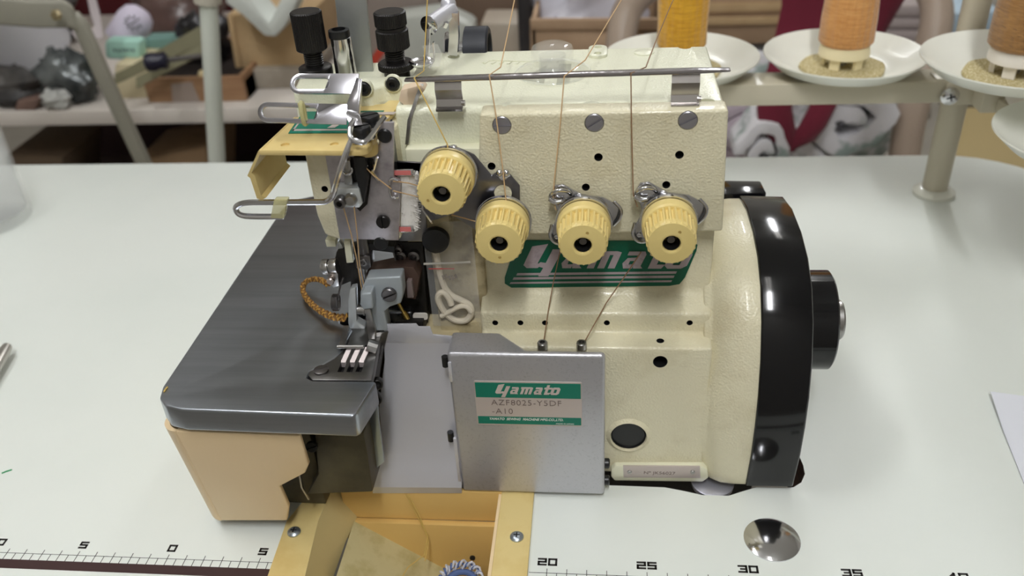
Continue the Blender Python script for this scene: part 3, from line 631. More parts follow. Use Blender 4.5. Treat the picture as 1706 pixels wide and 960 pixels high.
# round wire guide with its sleeve
wp = [(640, 196, 7.8), (634, 204, 7.4), (612, 236, 6.0), (600, 238, 5.9), (583, 232, 6.0), (583, 212, 6.6), (590, 200, 7.2)]
b = B(); b.tube([Yp(u, v, y) for u, v, y in wp], .13, 10, smooth=2)
b.tube([Yp(588, 228, 6.1), Yp(576, 255, 5.7), Yp(562, 300, 5.8), Yp(555, 325, 6.1), Yp(546, 336, 6.2), Yp(530, 337, 6.2), Yp(430, 337, 6.2), Yp(405, 338, 6.2), Yp(394, 343, 6.2), Yp(392, 350, 6.2), Yp(398, 358, 6.2), Yp(412, 361, 6.2), Yp(472, 361, 6.2)], .14, 10, smooth=2)
wg = put('wire_thread_guide', b, chrome, M)
b = B(); p = Yp(464, 350, 6.2); b.prism([yz(u, v, 6.0) for u, v in ((456, 333), (479, 333), (473, 365), (450, 364))], 'y', 5.98, 6.4); put('sleeve', b, oldclear, wg, bevel=.08)

# ------------------------------------------------------------------ knobs and levers behind the head
def knurled(x, y, z, seq, n=48):
    b = B()
    for r, h0, h1, kn in seq:
        b.lathe((x, y, z), (0,0,1), [(r*.9, h0), (r, h0+.06), (r, h1-.06), (r*.9, h1)], n*2 if kn else n, wob=(lambda i, h: 1 if i % 2 else .965) if kn else None)
    return b
p = Yp(527, 122, 14.9)
kn = put('pressure_knob', knurled(p.x, 14.9, p.z-.2, ((.88, 0, .6, 0), (.46, .55, 1.5, 0), (.8, 1.45, 3.45, 1))), blackmetal, M)
b = B(); 
for k in range(8): b.lathe((p.x, 14.9, p.z+.5+k*.11), (0,0,1), [(.44, 0), (.5, .05), (.44, .1)], 32)
put('screw_thread', b, blackmetal, kn)
p = Yp(661, 118, 15.2)
kn = put('pressure_knob', knurled(p.x, 15.2, p.z-.4, ((.68, 0, .6, 0), (.94, .5, .9, 1), (.48, .85, 1.65, 0), (.84, 1.6, 2.6, 1), (.76, 2.55, 2.8, 0), (.82, 2.75, 3.5, 1))), blackmetal, M, label='taller knurled black knob at right')
b = B()
for k in range(7): b.lathe((p.x, 15.2, p.z+.6+k*.11), (0,0,1), [(.46, 0), (.52, .05), (.46, .1)], 32)
put('screw_thread', b, blackmetal, kn)
p = Yp(577, 122, 14.9); o = put('guide_post', B().lathe((p.x, 14.9, p.z-.2), (0,0,1), [(.55, 0), (.53, 2.1), (.45, 2.15)], 36), chrome, M)
put('post_cap', B().lathe((p.x-.05, 14.9, p.z+1.92), (0,0,1), [(.54, 0), (.55, .1), (.53, .36), (.36, .4), (.38, .2), (.02, .2)], 30), black, o)
b = B(); b.prism([yz(u, v, 16.4) for u, v in ((553, -40), (607, -40), (622, 124), (572, 124))], 'y', 16.4, 16.6); put('lifter_lever', b, mat('grey hammered lever', (.34, .35, .34, 1), .4, .6, bump=(300, .4, 'noise')), M, bevel=.05)
# needle thread post: tube, lever, knurled wheel, chrome disc
b = B(); a = Yp(715, 42, 15.5); c = Yp(752, 16, 17.5); b.cyl(a, c, .42, n=24); b.sphere(c+Vector((-.15, .1, .25)), .42, 14)
tp_ = put('take_up_tube', b, silver_sm, M)
b = B(); b.lathe(a, a-c, [(.44, -.1), (.5, .05), (.3, .12), (.1, .12)], 20); b.cyl(Yp(714, 48, 15.3), Yp(712, 96, 15.0), .12, n=10); b.strip([Yp(756, 20, 17), Yp(757, 60, 17), Yp(755, 90, 17)], (0,1,0), .5, .5)
b.cyl(Yp(743, 36, 16.2), Yp(739, 44, 16.2), .2, n=14); put('tube_end', b, chrome, tp_)
b = B(); pw = Yp(800, 78, 19); b.lathe((pw.x-.9, 19.2, pw.z-.3), (1,0,0), [(1.1, 0), (1.35, .08), (1.35, 1.3), (1.25, 1.4), (1.0, 1.4), (.95, 1.1)], 80, wob=lambda i, h: 1 if i % 2 else .98); put('knurled_wheel', b, mat('blue black rubber', (.02, .022, .03, 1), .45), M)
b = B(); b.lathe((pw.x-1.9, 19.0, pw.z-.2), (1,0,0), [(.4, .3), (1.0, 0), (1.05, .08), (.5, .5), (.5, 1)], 32); put('tension_disc', b, chrome, M)
b = B(); pe = Yp(702, 102, 14.4); b.lathe((pe.x, 14.4, pe.z), (0,0,1), [(.3, -.3), (.6, -.1), (.66, 0), (.55, .06), (.3, -.02), (.05, -.02)], 30); b.strip([Yp(722, 70, 14.4), Yp(724, 100, 14.4), Yp(716, 112, 14.2)], (0,1,0), .3, .06); put('eyelet_disc', b, chrome, M)
b = B(); b.strip([Yp(716, 75, 14.2), Yp(724, 92, 14.2), Yp(720, 112, 14.0)], (1,0,.1), .8, .04); put('clear_guard', b, clearpl, M)
b = B(); b.strip([Yp(703, 140, 10.6), Yp(694, 165, 10.2), Yp(682, 200, 9.8), Yp(678, 240, 9.8)], (1,0,0), .16, .12); put('thin_lever', b, steel, M)

# ------------------------------------------------------------------ cloth plate, its case, and dark base
PZ0 = 9.9
outl = [(1.55, 2.6), (1.75, 1.75), (2.3, 1.15), (3.2, .92), (11.45, .72), (11.6, .9), (12.0, 3.0), (11.95, 3.25), (8.85, 3.25), (8.5, 3.45), (8.5, 3.9), (8.95, 4.35), (9.5, 5.0), (9.75, 5.6), (9.85, 7.4), (9.5, 7.75), (9.0, 8.0), (8.8, 8.5), (9.2, 9.1), (12.6, 9.1), (12.6, 21), (12.3, 22.9), (3.4, 22.9), (2.2, 22.3), (1.7, 21.2)]
b = B(); b.prism(outl, 'z', 8.6, PZ0); plate = put('cloth_plate', b, brushed, M, bevel=.15, seg=4)
sh = [(292, 719), (499, 727), (514, 775), (508, 789), (466, 811), (481, 845), (478, 868), (368, 868)]
case_b = B()
def face_pt(u, v):           # front wall plane leans back towards its foot
    d = ray(u, v); n = Vector((0, 1, .155)); p0 = Vector((0, 1.15, 8.6)); return CAM+d*((p0-CAM).dot(n)/d.dot(n))
case_b.loft([[face_pt(*q) for q in sh], [face_pt(*q)+Vector((0, .3, 0)) for q in sh]])
case = put('plate_case', case_b, beige, M, bevel=.08, seg=3)
# side shell of the case, rounded corner then running back
tl, bl = face_pt(292, 719), face_pt(368, 868); rings = []
for k in range(9):
    a = math.radians(90*k/8); rr = .9
    rings.append([Vector((tl.x-.85*math.sin(a), tl.y+rr-rr*math.cos(a), tl.z)), Vector((bl.x-.8*math.sin(a), bl.y+rr-rr*math.cos(a), bl.z+.12*math.sin(a)))])
rings.append([Vector((tl.x-.8, 22, tl.z)), Vector((bl.x-.75, 22, bl.z))])
sb = B(); fl_ = [[r[0], r[1], r[1]+Vector((.2, .15, 0)), r[0]+Vector((.2, .15, 0))] for r in rings]; sb.loft(fl_); put('case_side', sb, beige, case, angle=50)
b = B(); b.box(3.2, 11, 21.5, 21.9, 1, 8.6); put('case_back', b, beige, case)
# dark casting seen beside the case
b = B(); b.prism([yz(u, v, 3.45) for u, v in ((524, 722), (606, 722), (613, 760), (621, 820), (512, 824), (530, 790))], 'y', 3.45, 9); b.box(5.2, 7.6, 4.3, 10, .3, 8.4); dk = put('under_plate_casting', b, olive, M, bevel=.08)
p = Yp(520, 743, 3.4); slot_screw('casting_screw', (p.x, 3.4, p.z), (0,-1,.2), .3, .2, dk, black)
b = B(); b.strip([Yp(499, 790, 3.2), Yp(503, 812, 3.2), Yp(515, 832, 3.2)], (1,0,0), .1, .1); put('spring_wire', b, steel, dk)
b = B()
for (u, v, r) in ((617, 655, .36), (628, 640, .28), (600, 700, .32), (626, 665, .3), (605, 680, .25)):
    p = Yp(u, v, 4.4); b.lathe((p.x, 4.6, p.z), (.2,-1,.3), [(r, 0), (r, .45), (r*.7, .5), (r*.6, .2)], 18)
b.prism([(9.3, 1.2), (9.9, 1.2), (10.5, 5), (11.5, 9.3), (9.3, 9.3)], 'y', 5.0, 9)
put('looper_mechanism', b, soot, M, bevel=.03)
b = B(); b.prism([yz(u, v, 4.7) for u, v in ((622, 660), (628, 655), (631, 700), (640, 770), (622, 785), (612, 730))], 'y', 4.7, 4.85); put('side_shield', b, mat('bluish zinc', (.42, .48, .54, 1), .3, .9), M, bevel=.03)
# silver chip guard (curved sheet)
def gpt(u, v, y): return Yp(u, v, y)
rows = [((640, 572), (754, 572), 7.0), ((641, 600), (755, 602), 6.95), ((636, 640), (757, 640), 6.7), ((630, 700), (762, 700), 6.4), ((626, 755), (765, 755), 6.1), ((623, 780), (767, 780), 5.8), ((621, 800), (769, 800), 5.55), ((621, 812), (769, 813), 5.42), ((621, 822), (769, 822), 5.55)]
rg = []
for l, r, y in rows: a, c = Yp(*l, y), Yp(*r, y); rg.append([a, c, c+Vector((0, .1, -.1)), a+Vector((0, .1, -.1))])
b = B(); b.loft(rg); put('chip_guard', b, silver_sm, M, angle=28)
b = B(); b.prism([yz(u, v, 7.0) for u, v in ((640, 541), (693, 540), (697, 545), (716, 545), (721, 558), (753, 561), (753, 580), (640, 580))], 'y', 7.0, 7.1); put('guard_back', b, silver_sm, M, bevel=.02)
# looper cover with nameplate
b = B(); b.prism([(15.02, 5.56), (22.88, 5.56), (22.88, 5.98), (19.0, 5.98), (17.5, 7.45), (15.02, 7.5)], 'z', .25, 9.85)
lc = put('looper_cover', b, silver, M, bevel=.3, seg=4)
for u, v in ((745, 602), (754, 727)):
    p = Yp(u, v, 5.9); put('hinge_pin', B().cyl((p.x-.1, 5.9, p.z-.3), (p.x-.1, 5.9, p.z+.3), .17, n=14), black, lc)
for (u0, v0), (u1, v1) in (((748, 604), (750, 636)), ((757, 730), (764, 802))):
    b = B(); a = Yp(u0, v0, 5.5); c = Yp(u1, v1, 5.5); b.box(a.x-.07, a.x+.1, 5.45, 5.6, c.z, a.z); put('cover_flange', b, silver_sm, lc, bevel=.04)
for u, v in ((1010, 772), (1010, 800)):
    p = Yp(u, v, 6.2); put('side_screw', B().lathe((22.88, 6.2, p.z), (1,0,0), [(.28, 0), (.28, .22), (.2, .28)], 16), black, lc)
LY = 5.52
x0, z1 = yz(789, 635, LY); x1, z0 = yz(970, 711, LY)
b = B(); b.prism(rrect(x0, z0, x1, z1, .07), 'y', LY, LY+.05); npl = put('nameplate', b, label_grey, lc)
H = z1-z0; b = B(); b.box(x0+.05, x1-.05, LY-.012, LY, z1-.36*H, z1-.03*H); b.box(x0+.05, x1-.05, LY-.012, LY, z0+.03*H, z0+.2*H); put('label_band', b, teal, npl)
b = B(); logo(b, lambda x, y, h: (x0+1.0+x*.575, LY-.018, z1-.27*H+y*.52)); put('brand_lettering', b, label_pink, npl)
T = lambda ox, oz, s=1: (lambda x, y, h: (x0+ox+x, LY-.016-h, z0+oz+y))
put('model_number', merge(text_b('AZF8025-Y5DF', .52, T(.8, 1.36), .003, xs=1.0, bold=-.004, sp=1.1), text_b('-A10', .52, T(.8, .78), .003, xs=1.0, bold=-.004, sp=1.1)), engrave, npl)
put('maker_line', merge(text_b('YAMATO  SEWING  MACHINE MFG.CO.,LTD.', .215, T(.62, .36), .003, bold=.005, shear=.3, xs=.9), text_b('MADE IN JAPAN', .13, T(4.1, .13), .003, xs=1)), white_print, npl)

# ------------------------------------------------------------------ needle plate, feed dogs
NZ = 9.86
b = B(); npp = [zx(u, v, NZ) for u, v in ((513, 625), (517, 612), (530, 603), (555, 592), (566, 585), (574, 560), (585, 538), (612, 530), (634, 560), (628, 588), (619, 634), (520, 633))]
b.prism(npp, 'z', NZ-.5, NZ); ndp = put('needle_plate', b, [mat('worn steel plate', (.2, .195, .19, 1), .33, 1), black], M, bevel=.04)
sl = []
for k in range(3):
    u0 = 566+k*15
    sl.append(B().prism([zx(u, v, NZ) for u, v in ((u0-4, 620), (u0+6, 620), (u0+22, 575), (u0+13, 575))], 'z', NZ-.4, NZ+.4, 1))
cut(ndp, sl)
for k in range(3):
    u0 = 566+k*15; q0 = [Zp(u, v, NZ) for u, v in ((u0+2, 604), (u0+10, 604), (u0+21, 580), (u0+13, 580))]
    b = B(); n = 9
    for i in range(n):
        t0, t1 = i/n, (i+.8)/n; A = q0[0].lerp(q0[3], t0); Bq = q0[1].lerp(q0[2], t0); C2 = q0[1].lerp(q0[2], t1); D2 = q0[0].lerp(q0[3], t1)
        b.add([A-Vector((0,0,.3)), Bq-Vector((0,0,.3)), C2-Vector((0,0,.3)), D2-Vector((0,0,.3)), A+Vector((0,0,.0)), Bq+Vector((0,0,.0)), C2+Vector((0,0,.08)), D2+Vector((0,0,.08))], [(0,3,2,1),(4,5,6,7),(0,1,5,4),(1,2,6,5),(2,3,7,6),(3,0,4,7)])
    put('feed_dog', b, mat('pale feed dog', (.62, .55, .54, 1), .4, .5), ndp)
p = Zp(535, 618, NZ); slot_screw('plate_screw', (p.x, p.y, NZ), (0,0,1), .36, .1, ndp, steel_dk, (1, .25, 0))
b = B(); b.tube([Zp(562, 578, 10.1), Zp(606, 578, 10.1)], .09, 8); b.strip([Zp(570, 578, 10.1), Zp(577, 545, 10.1)], (1,0,0), .3, .2); b.tube([Zp(612, 575, 10.2), Zp(628, 580, 10.0)], .3, 10); put('presser_cross_bar', b, steel, ndp)
# presser foot
b = B()
b.prism([yz(u, v, 7.6) for u, v in ((583, 482), (592, 480), (594, 536), (608, 544), (608, 568), (603, 568), (600, 552), (592, 550), (593, 570), (586, 570), (584, 552), (580, 540), (580, 500))], 'y', 7.6, 8.1)
b.obox(Yp(589, 562, 7.2), (.22, 0, 0), (0, .8, 0), (0, 0, .14)); b.obox(Yp(604, 562, 7.2), (.2, 0, 0), (0, .8, 0), (0, 0, .14))
pf = put('presser_foot', b, whitish, M, bevel=.05)
b = B(); a = Yp(590, 516, 7.9); c = Yp(612, 516, 7.9); b.cyl(a, c, .26, n=20); b.cyl(a+Vector((.5, 0, 0)), a+Vector((.6, 0, 0)), .3, n=20); put('foot_pivot', b, steel, pf)
b = B()
for k in range(5):
    p = Yp(556+k*1.8, 504, 8.1); b.tube([(p.x, p.y+.42*math.cos(t), p.z+.42*math.sin(t)) for t in [2*math.pi*i/16 for i in range(16)]], .045, 6, closed=True)
b.tube([Yp(563, 500, 8), Yp(566, 480, 8), Yp(572, 462, 8)], .05, 6, smooth=1); put('foot_spring', b, steel_dk, pf)
b = B(); b.prism([yz(u, v, 8.4) for u, v in ((560, 420), (592, 415), (594, 445), (602, 460), (600, 500), (590, 540), (583, 500), (584, 470), (565, 478), (556, 470), (556, 440))], 'y', 8.4, 9.3); put('presser_arm', b, soot, M, bevel=.08)
b = B(); a = Yp(538, 445, 8.2); c = Yp(563, 443, 8.2); b.cyl(a, a.lerp(c, .42), .4, n=24); b.cyl(a.lerp(c, .52), c, .4, n=24); b.cyl(a.lerp(c, -.12), a, .26, n=20); b.cyl(a, c, .3, n=20)
b.prism([yz(u, v, 8.1) for u, v in ((543, 447), (563, 447), (566, 475), (556, 478), (548, 468))], 'y', 8.0, 8.7); cp = put('lever_clamp', b, steel, M, bevel=.04)
p = Yp(552, 466, 7.9); put('clamp_screw', B().lathe((p.x, 8.0, p.z), (0,-1,0), [(.2, 0), (.2, .3), (.15, .36), (.02, .36)], 18), mat('bright pinkish steel', (.7, .6, .56, 1), .25, 1), cp)
b = B(); b.prism([yz(u, v, 8.0) for u, v in ((572, 402), (583, 402), (589, 438), (577, 439))], 'y', 8.0, 8.4); b.prism([yz(u, v, 8.6) for u, v in ((541, 400), (558, 402), (560, 412), (544, 412))], 'y', 8.6, 9.6); put('cream_lever', b, enamel_smooth, M, bevel=.05)
b = B(); b.prism([yz(u, v, 8.7) for u, v in ((565, 402), (572, 412), (573, 424), (564, 440), (560, 436), (562, 410))], 'y', 8.7, 9.1); put('link_arm', b, whitish, M, bevel=.05)
# needle bar, clamp, needles
nb = Yp(606, 412, 8.1); b = B(); b.cyl((nb.x, 8.1, nb.z-.7), (nb.x, 8.1, 15.6), .3, n=24); nbar = put('needle_bar', b, steel_dk, M)
b = B(); b.prism([yz(u, v, 7.8) for u, v in ((592, 427), (617, 425), (619, 444), (612, 449), (594, 446))], 'y', 7.7, 8.6); ncl = put('needle_clamp', b, steel_dk, nbar, bevel=.06)
p = Yp(605, 437, 7.7); put('clamp_screw', B().lathe((p.x, 7.72, p.z), (0,-1,0), [(.2, 0), (.2, .1), (.12, .1), (.11, -.05), (.02, -.05)], 18), steel, ncl)
for u, du in ((600, 4), (606, 4)):
    b = B(); a = Yp(u, 446, 8.1); c = Yp(u+du, 500, 8.1); c.x = a.x+.02; b.lathe(a, (0,0,-1), [(.1, 0), (.1, .9), (.055, 1.0), (.05, 2.5), (.005, 2.75)], 12); put('needle', b, chrome, nbar)
b = B(); b.strip([Yp(623, 408, 9), Yp(617, 430, 8.8), Yp(611, 446, 8.6)], (0,1,0), .3, .1); put('needle_guard', b, soot, M)
b = B(); b.strip([Yp(612, 402, 8.6), Yp(660, 408, 8.6)], (0,1,0), 1, .35); b.lathe(Yp(636, 402, 7.7), (0,-1,0), [(.36, 0), (.36, .25), (.3, .3), (.02, .3)], 22); put('lower_cap', b, black, M)
# upper knife holder
KY = 6.9
b = B(); b.prism([yz(u, v, KY) for u, v in ((610, 464), (668, 461), (671, 490), (668, 506), (650, 512), (640, 520), (646, 552), (620, 552), (618, 512), (606, 516), (600, 510), (600, 488))], 'y', KY, KY+.9)
b.prism([yz(u, v, KY-.7) for u, v in ((601, 490), (619, 488), (622, 515), (604, 517))], 'y', KY-.7, KY+.1); kh = put('knife_holder', b, castgrey, M, bevel=.1, seg=3)
p = Yp(649, 489, KY); slot_screw('knife_screw', (p.x, KY, p.z), (0,-1,0), .38, .25, kh, steel_dk, (1, 0, .45))
b = B(); b.prism([yz(u, v, KY-.2) for u, v in ((608, 516), (616, 515), (626, 552), (624, 576), (616, 578), (612, 552))], 'y', KY-.2, KY+.1); put('knife_blade', b, steel, kh, bevel=.02)
b = B(); b.prism([yz(u, v, KY+.1) for u, v in ((620, 553), (647, 551), (640, 580), (636, 576), (628, 576))], 'y', KY, KY+.08); put('chip_deflector', b, steel, kh)
b = B(); b.prism([yz(u, v, 8.6) for u, v in ((612, 450), (655, 441), (690, 442), (700, 458), (694, 496), (676, 494), (676, 470), (612, 466))], 'y', 8.4, 9.4); put('rear_bracket', b, rust, M, bevel=.06)
b = B(); b.prism([yz(u, v, 8.35) for u, v in ((614, 453), (638, 452), (639, 462), (614, 462))], 'y', 8.3, 8.5); b.prism([yz(u, v, 8.2) for u, v in ((678, 467), (686, 467), (690, 495), (679, 495))], 'y', 8.1, 8.5); put('bracket_pad', b, mat('pinkish oiled steel', (.3, .24, .23, 1), .4, .5), M, bevel=.03)
# dark cavity around the looper
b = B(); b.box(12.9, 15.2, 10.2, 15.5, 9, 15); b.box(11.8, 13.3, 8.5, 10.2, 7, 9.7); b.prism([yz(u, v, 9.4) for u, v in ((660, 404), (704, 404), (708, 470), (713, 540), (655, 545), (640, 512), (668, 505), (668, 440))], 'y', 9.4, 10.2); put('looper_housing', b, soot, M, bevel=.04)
b = B(); b.cyl(Yp(672, 520, 9.0), Yp(685, 542, 8.7), .17, n=12); b.cyl(Yp(664, 505, 9.2), Yp(672, 520, 9.0), .1, n=12); put('oil_pipe', b, mat('brass', (.62, .45, .14, 1), .3, 1), M)
b = B(); b.prism(rrect(*(lambda a, c: (a[0], a[1], c[0], c[1]))(yz(689, 532, 8.9), yz(712, 522, 8.9)), .14), 'y', 8.85, 8.95); put('pipe_tag', b, white_pl, M)
b = B()
for u, v, r in ((668, 425, .3), (676, 440, .25), (664, 415, .22), (690, 425, .3)):
    p = Yp(u, v, 9.3); b.lathe((p.x, 9.4, p.z), (0,-1,0), [(r, 0), (r, .3), (r*.6, .35), (r*.5, .1)], 18)
b.strip([Yp(654, 410, 9.2), Yp(660, 432, 9.0)], (0,1,0), .3, .08); put('rear_fittings', b, steel_dk, M)
# oil pan rim peeking out of the cutout
put('oil_pan_rim', B().lathe((28.9, 7.4, -.25), (0,0,1), [(1.15, -.3), (1.2, 0), (1.1, .06), (.2, .06)], 36), mat('lavender zinc', (.5, .5, .58, 1), .35, .7), M)

# ------------------------------------------------------------------ small bag hanging on the machine
kp = Yp(725, 403, 8.2)
put('bag_knob', B().lathe((kp.x, 9.6, kp.z), (0,-1,0), [(.3, 0), (.3, 1.0), (.68, 1.05), (.7, 1.2), (.66, 1.38), (.5, 1.44), (.05, 1.46)], 36), black, M)
BY = 8.9
bag = empty('plastic_bag', (Yp(755, 545, BY).x, BY, Yp(755, 545, BY).z), 'small clear zip bag hanging from round black knob', 'bag')
def sheet(px, yf, nx=8, ny=10):
    (a, b_, c, d) = px; rows_ = []
    for j in range(ny+1):
        L_ = Vector(a).lerp(Vector(d), j/ny); R_ = Vector(b_).lerp(Vector(c), j/ny)
        row = []
        for i in range(nx+1):
            q = L_.lerp(R_, i/nx); y = yf(i/nx, j/ny); row.append(Yp(q.x, q.y, y))
        rows_.append(row)
    return rows_
for off in (0, 1):
    rr_ = sheet(((702, 370, 0), (785, 368, 0), (803, 545, 0), (722, 543, 0)), lambda s, t, off=off: BY+.12*math.sin(7*s+3*t)*(.4+t) - (.32*math.sin(math.pi*s)*math.sin(math.pi*t) if off == 0 else -.08) - .35*(1-off)*t*.5)
    b = B(); b.loft(rr_, closed=False, caps=False); put('bag_film', b, bagm, bag, angle=180)
a, c = Yp(706, 440, BY-.35), Yp(784, 437, BY-.35)
put('zip_seal', B().tube([a, (a+c)/2, c], .06, 8), mat('zip seal', rgb(220, 215, 205), .2, alpha=.5), bag)
a, c = Yp(714, 448, BY-.37), Yp(757, 448, BY-.37); put('red_line', B().tube([a, (a+c)/2, c], .03, 6), mat('red zip line', rgb(190, 70, 66), .4), bag)
b = B(); p = Yp(742, 462, BY-.36)
for k in range(5): b.obox((p.x-.1+k*.16, p.y, p.z+.05*math.sin(2*k)), (.05, 0, .04), (0, .01, 0), (-.04, 0, .12))
put('bag_print', b, mat('faint grey print', rgb(140, 122, 110), .6, alpha=.5), bag)
# white cord inside
cordp = [(726, 420), (731, 450), (738, 475), (750, 492), (768, 500), (784, 508), (786, 524), (776, 536), (755, 534), (740, 520), (731, 505), (729, 492), (738, 485), (748, 496), (752, 508)]
b = B(); b.tube([Yp(u, v, 8.85-.02*i) for i, (u, v) in enumerate(cordp)], .17, 10, smooth=2); b.tube([Yp(u, v, 8.62) for u, v in ((785, 520), (778, 510), (765, 510), (748, 520), (735, 527))], .14, 10, smooth=2)
put('cord_loop', b, mat('white cord', rgb(218, 208, 188), .8), label='looped white cord inside the small clear bag', cat='cord')

# ------------------------------------------------------------------ threads
def thread(pts, m, label, r=.03):
    return put('sewing_thread', B().tube(pts, r, 6), m, label=label, cat='thread', group='sewing threads')
UP = lambda u, v, y: Yp(u, v, y)
thread([UP(714, -60, 15.5), UP(712, 0, 15), UP(709, 60, 14.5), UP(706, 118, 13.6), UP(690, 130, 9.5), UP(715, 180, 8.5), UP(745, 240, 7.9), UP(749, 262, 7.7)], thread_y, 'yellow thread running down to the upper left tension dial')
thread([UP(870, -60, 18), UP(857, 0, 16), UP(846, 55, 14), UP(834, 112, 10.4), UP(815, 125, 9.3), UP(826, 190, 8.7), UP(838, 285, 7.9), UP(843, 335, 7.7)], thread_o, 'tan thread running down to the second tension dial')
thread([UP(1065, -50, 24), UP(1035, 0, 21), UP(1005, 50, 16), UP(975, 100, 11), UP(940, 127, 9.3), UP(934, 200, 8.7), UP(921, 325, 8.2), UP(926, 350, 8.1)], thread_o, 'tan thread running down to the third tension dial')
thread([UP(1140, -40, 24), UP(1116, 12, 20), UP(1092, 70, 14), UP(1076, 112, 10.4), UP(1051, 122, 9.3), UP(1052, 200, 8.7), UP(1055, 325, 8.2), UP(1062, 345, 8.1)], thread_b, 'brown thread running down to the rightmost tension dial')
thread([UP(936, 405, 8.4), UP(922, 470, 9.3), UP(913, 520, 8.5), Zp(905, 575, 9.2)], thread_b, 'brown thread from third dial down to left steel outlet')
thread([UP(1068, 420, 8.4), UP(1040, 462, 9.3), UP(1010, 505, 8.8), Zp(972, 573, 9.2)], thread_b, 'brown thread from rightmost dial down to right steel outlet')
thread([UP(655, 318, 7.2), UP(680, 324, 7.6), UP(705, 330, 7.9)], thread_o, 'short tan thread crossing the white felt pad, lower strand')
thread([UP(655, 302, 7.2), UP(680, 305, 7.6), UP(705, 312, 7.9)], thread_o, 'short tan thread crossing the white felt pad, upper strand')
thread([UP(752, 358, 7.9), UP(775, 364, 8.0), UP(802, 372, 8.0)], thread_o, 'thread running between the two left tension dials', .03)
thread([UP(572, 345, 6.6), UP(585, 390, 6.9), UP(594, 430, 7.4), UP(604, 490, 7.7)], thread_o, 'tan thread leading down to the left needle')
thread([UP(590, 345, 6.6), UP(595, 390, 6.9), UP(599, 440, 7.4), UP(609, 488, 7.7)], thread_o, 'tan thread leading down to the right needle')
thread([UP(590, 262, 6.9), UP(605, 275, 6.9), UP(622, 292, 7.0), UP(652, 315, 7.1)], thread_o, 'tan thread running from take up to felt pad')
thread([Zp(676, 824, .2), Zp(695, 860, -1.2), UP(713, 893, 4.6), UP(707, 925, 3.5), UP(680, 945, 3), UP(668, 965, 2.6)], thread_y, 'long yellow thread hanging into the waste chute', .03)
thread([Zp(680, 824, .2), Zp(700, 862, -1.2), UP(714, 902, 4.4), UP(708, 935, 3.3)], thread_y, 'shorter yellow thread hanging into the waste chute', .03)
thread([Zp(273, 653, 9.94), Zp(276, 648, 9.95), Zp(279, 645, 9.94)], thread_y, 'tiny yellow thread scrap on corner of steel plate', .04)
# braided thread chain on the cloth plate
cpx = [(578, 529, 10.35), (560, 529, 10.3), (540, 522, 10.3), (520, 508, 10.3), (507, 492, 10.3), (503, 478, 10.35), (510, 468, 10.5), (524, 464, 10.7), (538, 467, 10.8), (547, 475, 10.7)]
pts = [Zp(*q) for q in cpx]
for _ in range(3):
    q = [pts[0]]
    for i in range(len(pts)-1): q += [pts[i]*.75+pts[i+1]*.25, pts[i]*.25+pts[i+1]*.75]
    pts = q+[pts[-1]]
cl_ = [0]
for i in range(1, len(pts)): cl_.append(cl_[-1]+(pts[i]-pts[i-1]).length)
def at_s(s):
    for i in range(1, len(pts)):
        if cl_[i] >= s: t = (s-cl_[i-1])/max(1e-6, cl_[i]-cl_[i-1]); return pts[i-1].lerp(pts[i], t), (pts[i]-pts[i-1]).normalized()
    return pts[-1], (pts[-1]-pts[-2]).normalized()
b = B(); NS = 260
for k in range(4):
    path = []
    for i in range(NS):
        s = cl_[-1]*i/(NS-1); c, t = at_s(s); wd = .11+.13*max(0, 1-s/2.2); sd = t.cross(Vector((0,0,1))).normalized(); a = s*12+k*math.pi/2
        path.append(c+sd*wd*math.sin(a)+Vector((0,0,1))*.09*math.sin(2*a+k))
    b.tube(path, .05, 6, m=k % 2)
put('thread_chain', b, [braid1, braid2], label='curled golden brown braided thread chain on steel plate', cat='thread chain')

# ================================================================== SPOOL STAND
st = empty('spool_stand', (50.9, 41.8, 0), 'cream metal thread stand with round white dishes on the table', 'thread stand')
pc = Zp(1555, 322, 0)
put('pole', B().cyl((pc.x, pc.y, 0), (pc.x, pc.y, 40), 1.02, n=28), stand_m, st)
put('pole_foot', B().lathe((pc.x, pc.y, 0), (0,0,1), [(1.7, 0), (1.72, .25), (1.4, .5), (1.05, .6)], 32), dish_m, st)
zb0, zb1 = 8.9, 10.1
put('crossbar', B().box(12, pc.x+1.6, 40.2, 43.2, zb0, zb1+.6), stand_m, st, bevel=.15)
b = B(); b.box(pc.x-1.6, pc.x+1.75, 39.95, 40.25, zb0-.1, zb1+.5); b.box(pc.x-2.4, pc.x-.4, 40.3, 42, zb1+.55, zb1+.75); cb = put('clamp', b, stand_m, st, bevel=.08)
p = Yp(1582, 160, 39.95); cross_screw('clamp_screw', (p.x, 39.95, p.z), (0,-1,0), .72, cb, chrome)
put('arm', B().prism([(50.4, 42.9), (52, 42.9), (52.1, 33), (50.5, 33)], 'z', 12.2, 12.9).box(51.4, 53.0, 38, 41.4, 8.9, 12.3).prism([(52.2, 41.5), (54, 41.5), (55.4, 26), (53.4, 26)], 'z', 9.1, 10.1), stand_m, st, bevel=.1)
dish_prof = [(.0, .35), (1.2, .35), (2.2, .28), (3.6, .42), (5.2, .95), (6.2, 1.75), (6.32, 1.8), (6.35, 1.7), (5.3, .75), (3.6, .15), (1.6, 0), (0, 0)]
def dish(c): 
    b = B(); b.lathe(c, (0,0,1), dish_prof, 64, caps=False); d = put('dish', b, dish_m, st)
    put('spindle_pin', B().cyl((c[0], c[1], c[2]-.4), (c[0], c[1], c[2]+9), .3, n=12), steel, d); return d
DC = [(29.05, 43.6, 10.4), (42.05, 43.4, 10.4), (51.2, 33.6, 13.0), (54.4, 26.8, 10.2)]
for c in DC: dish(c)
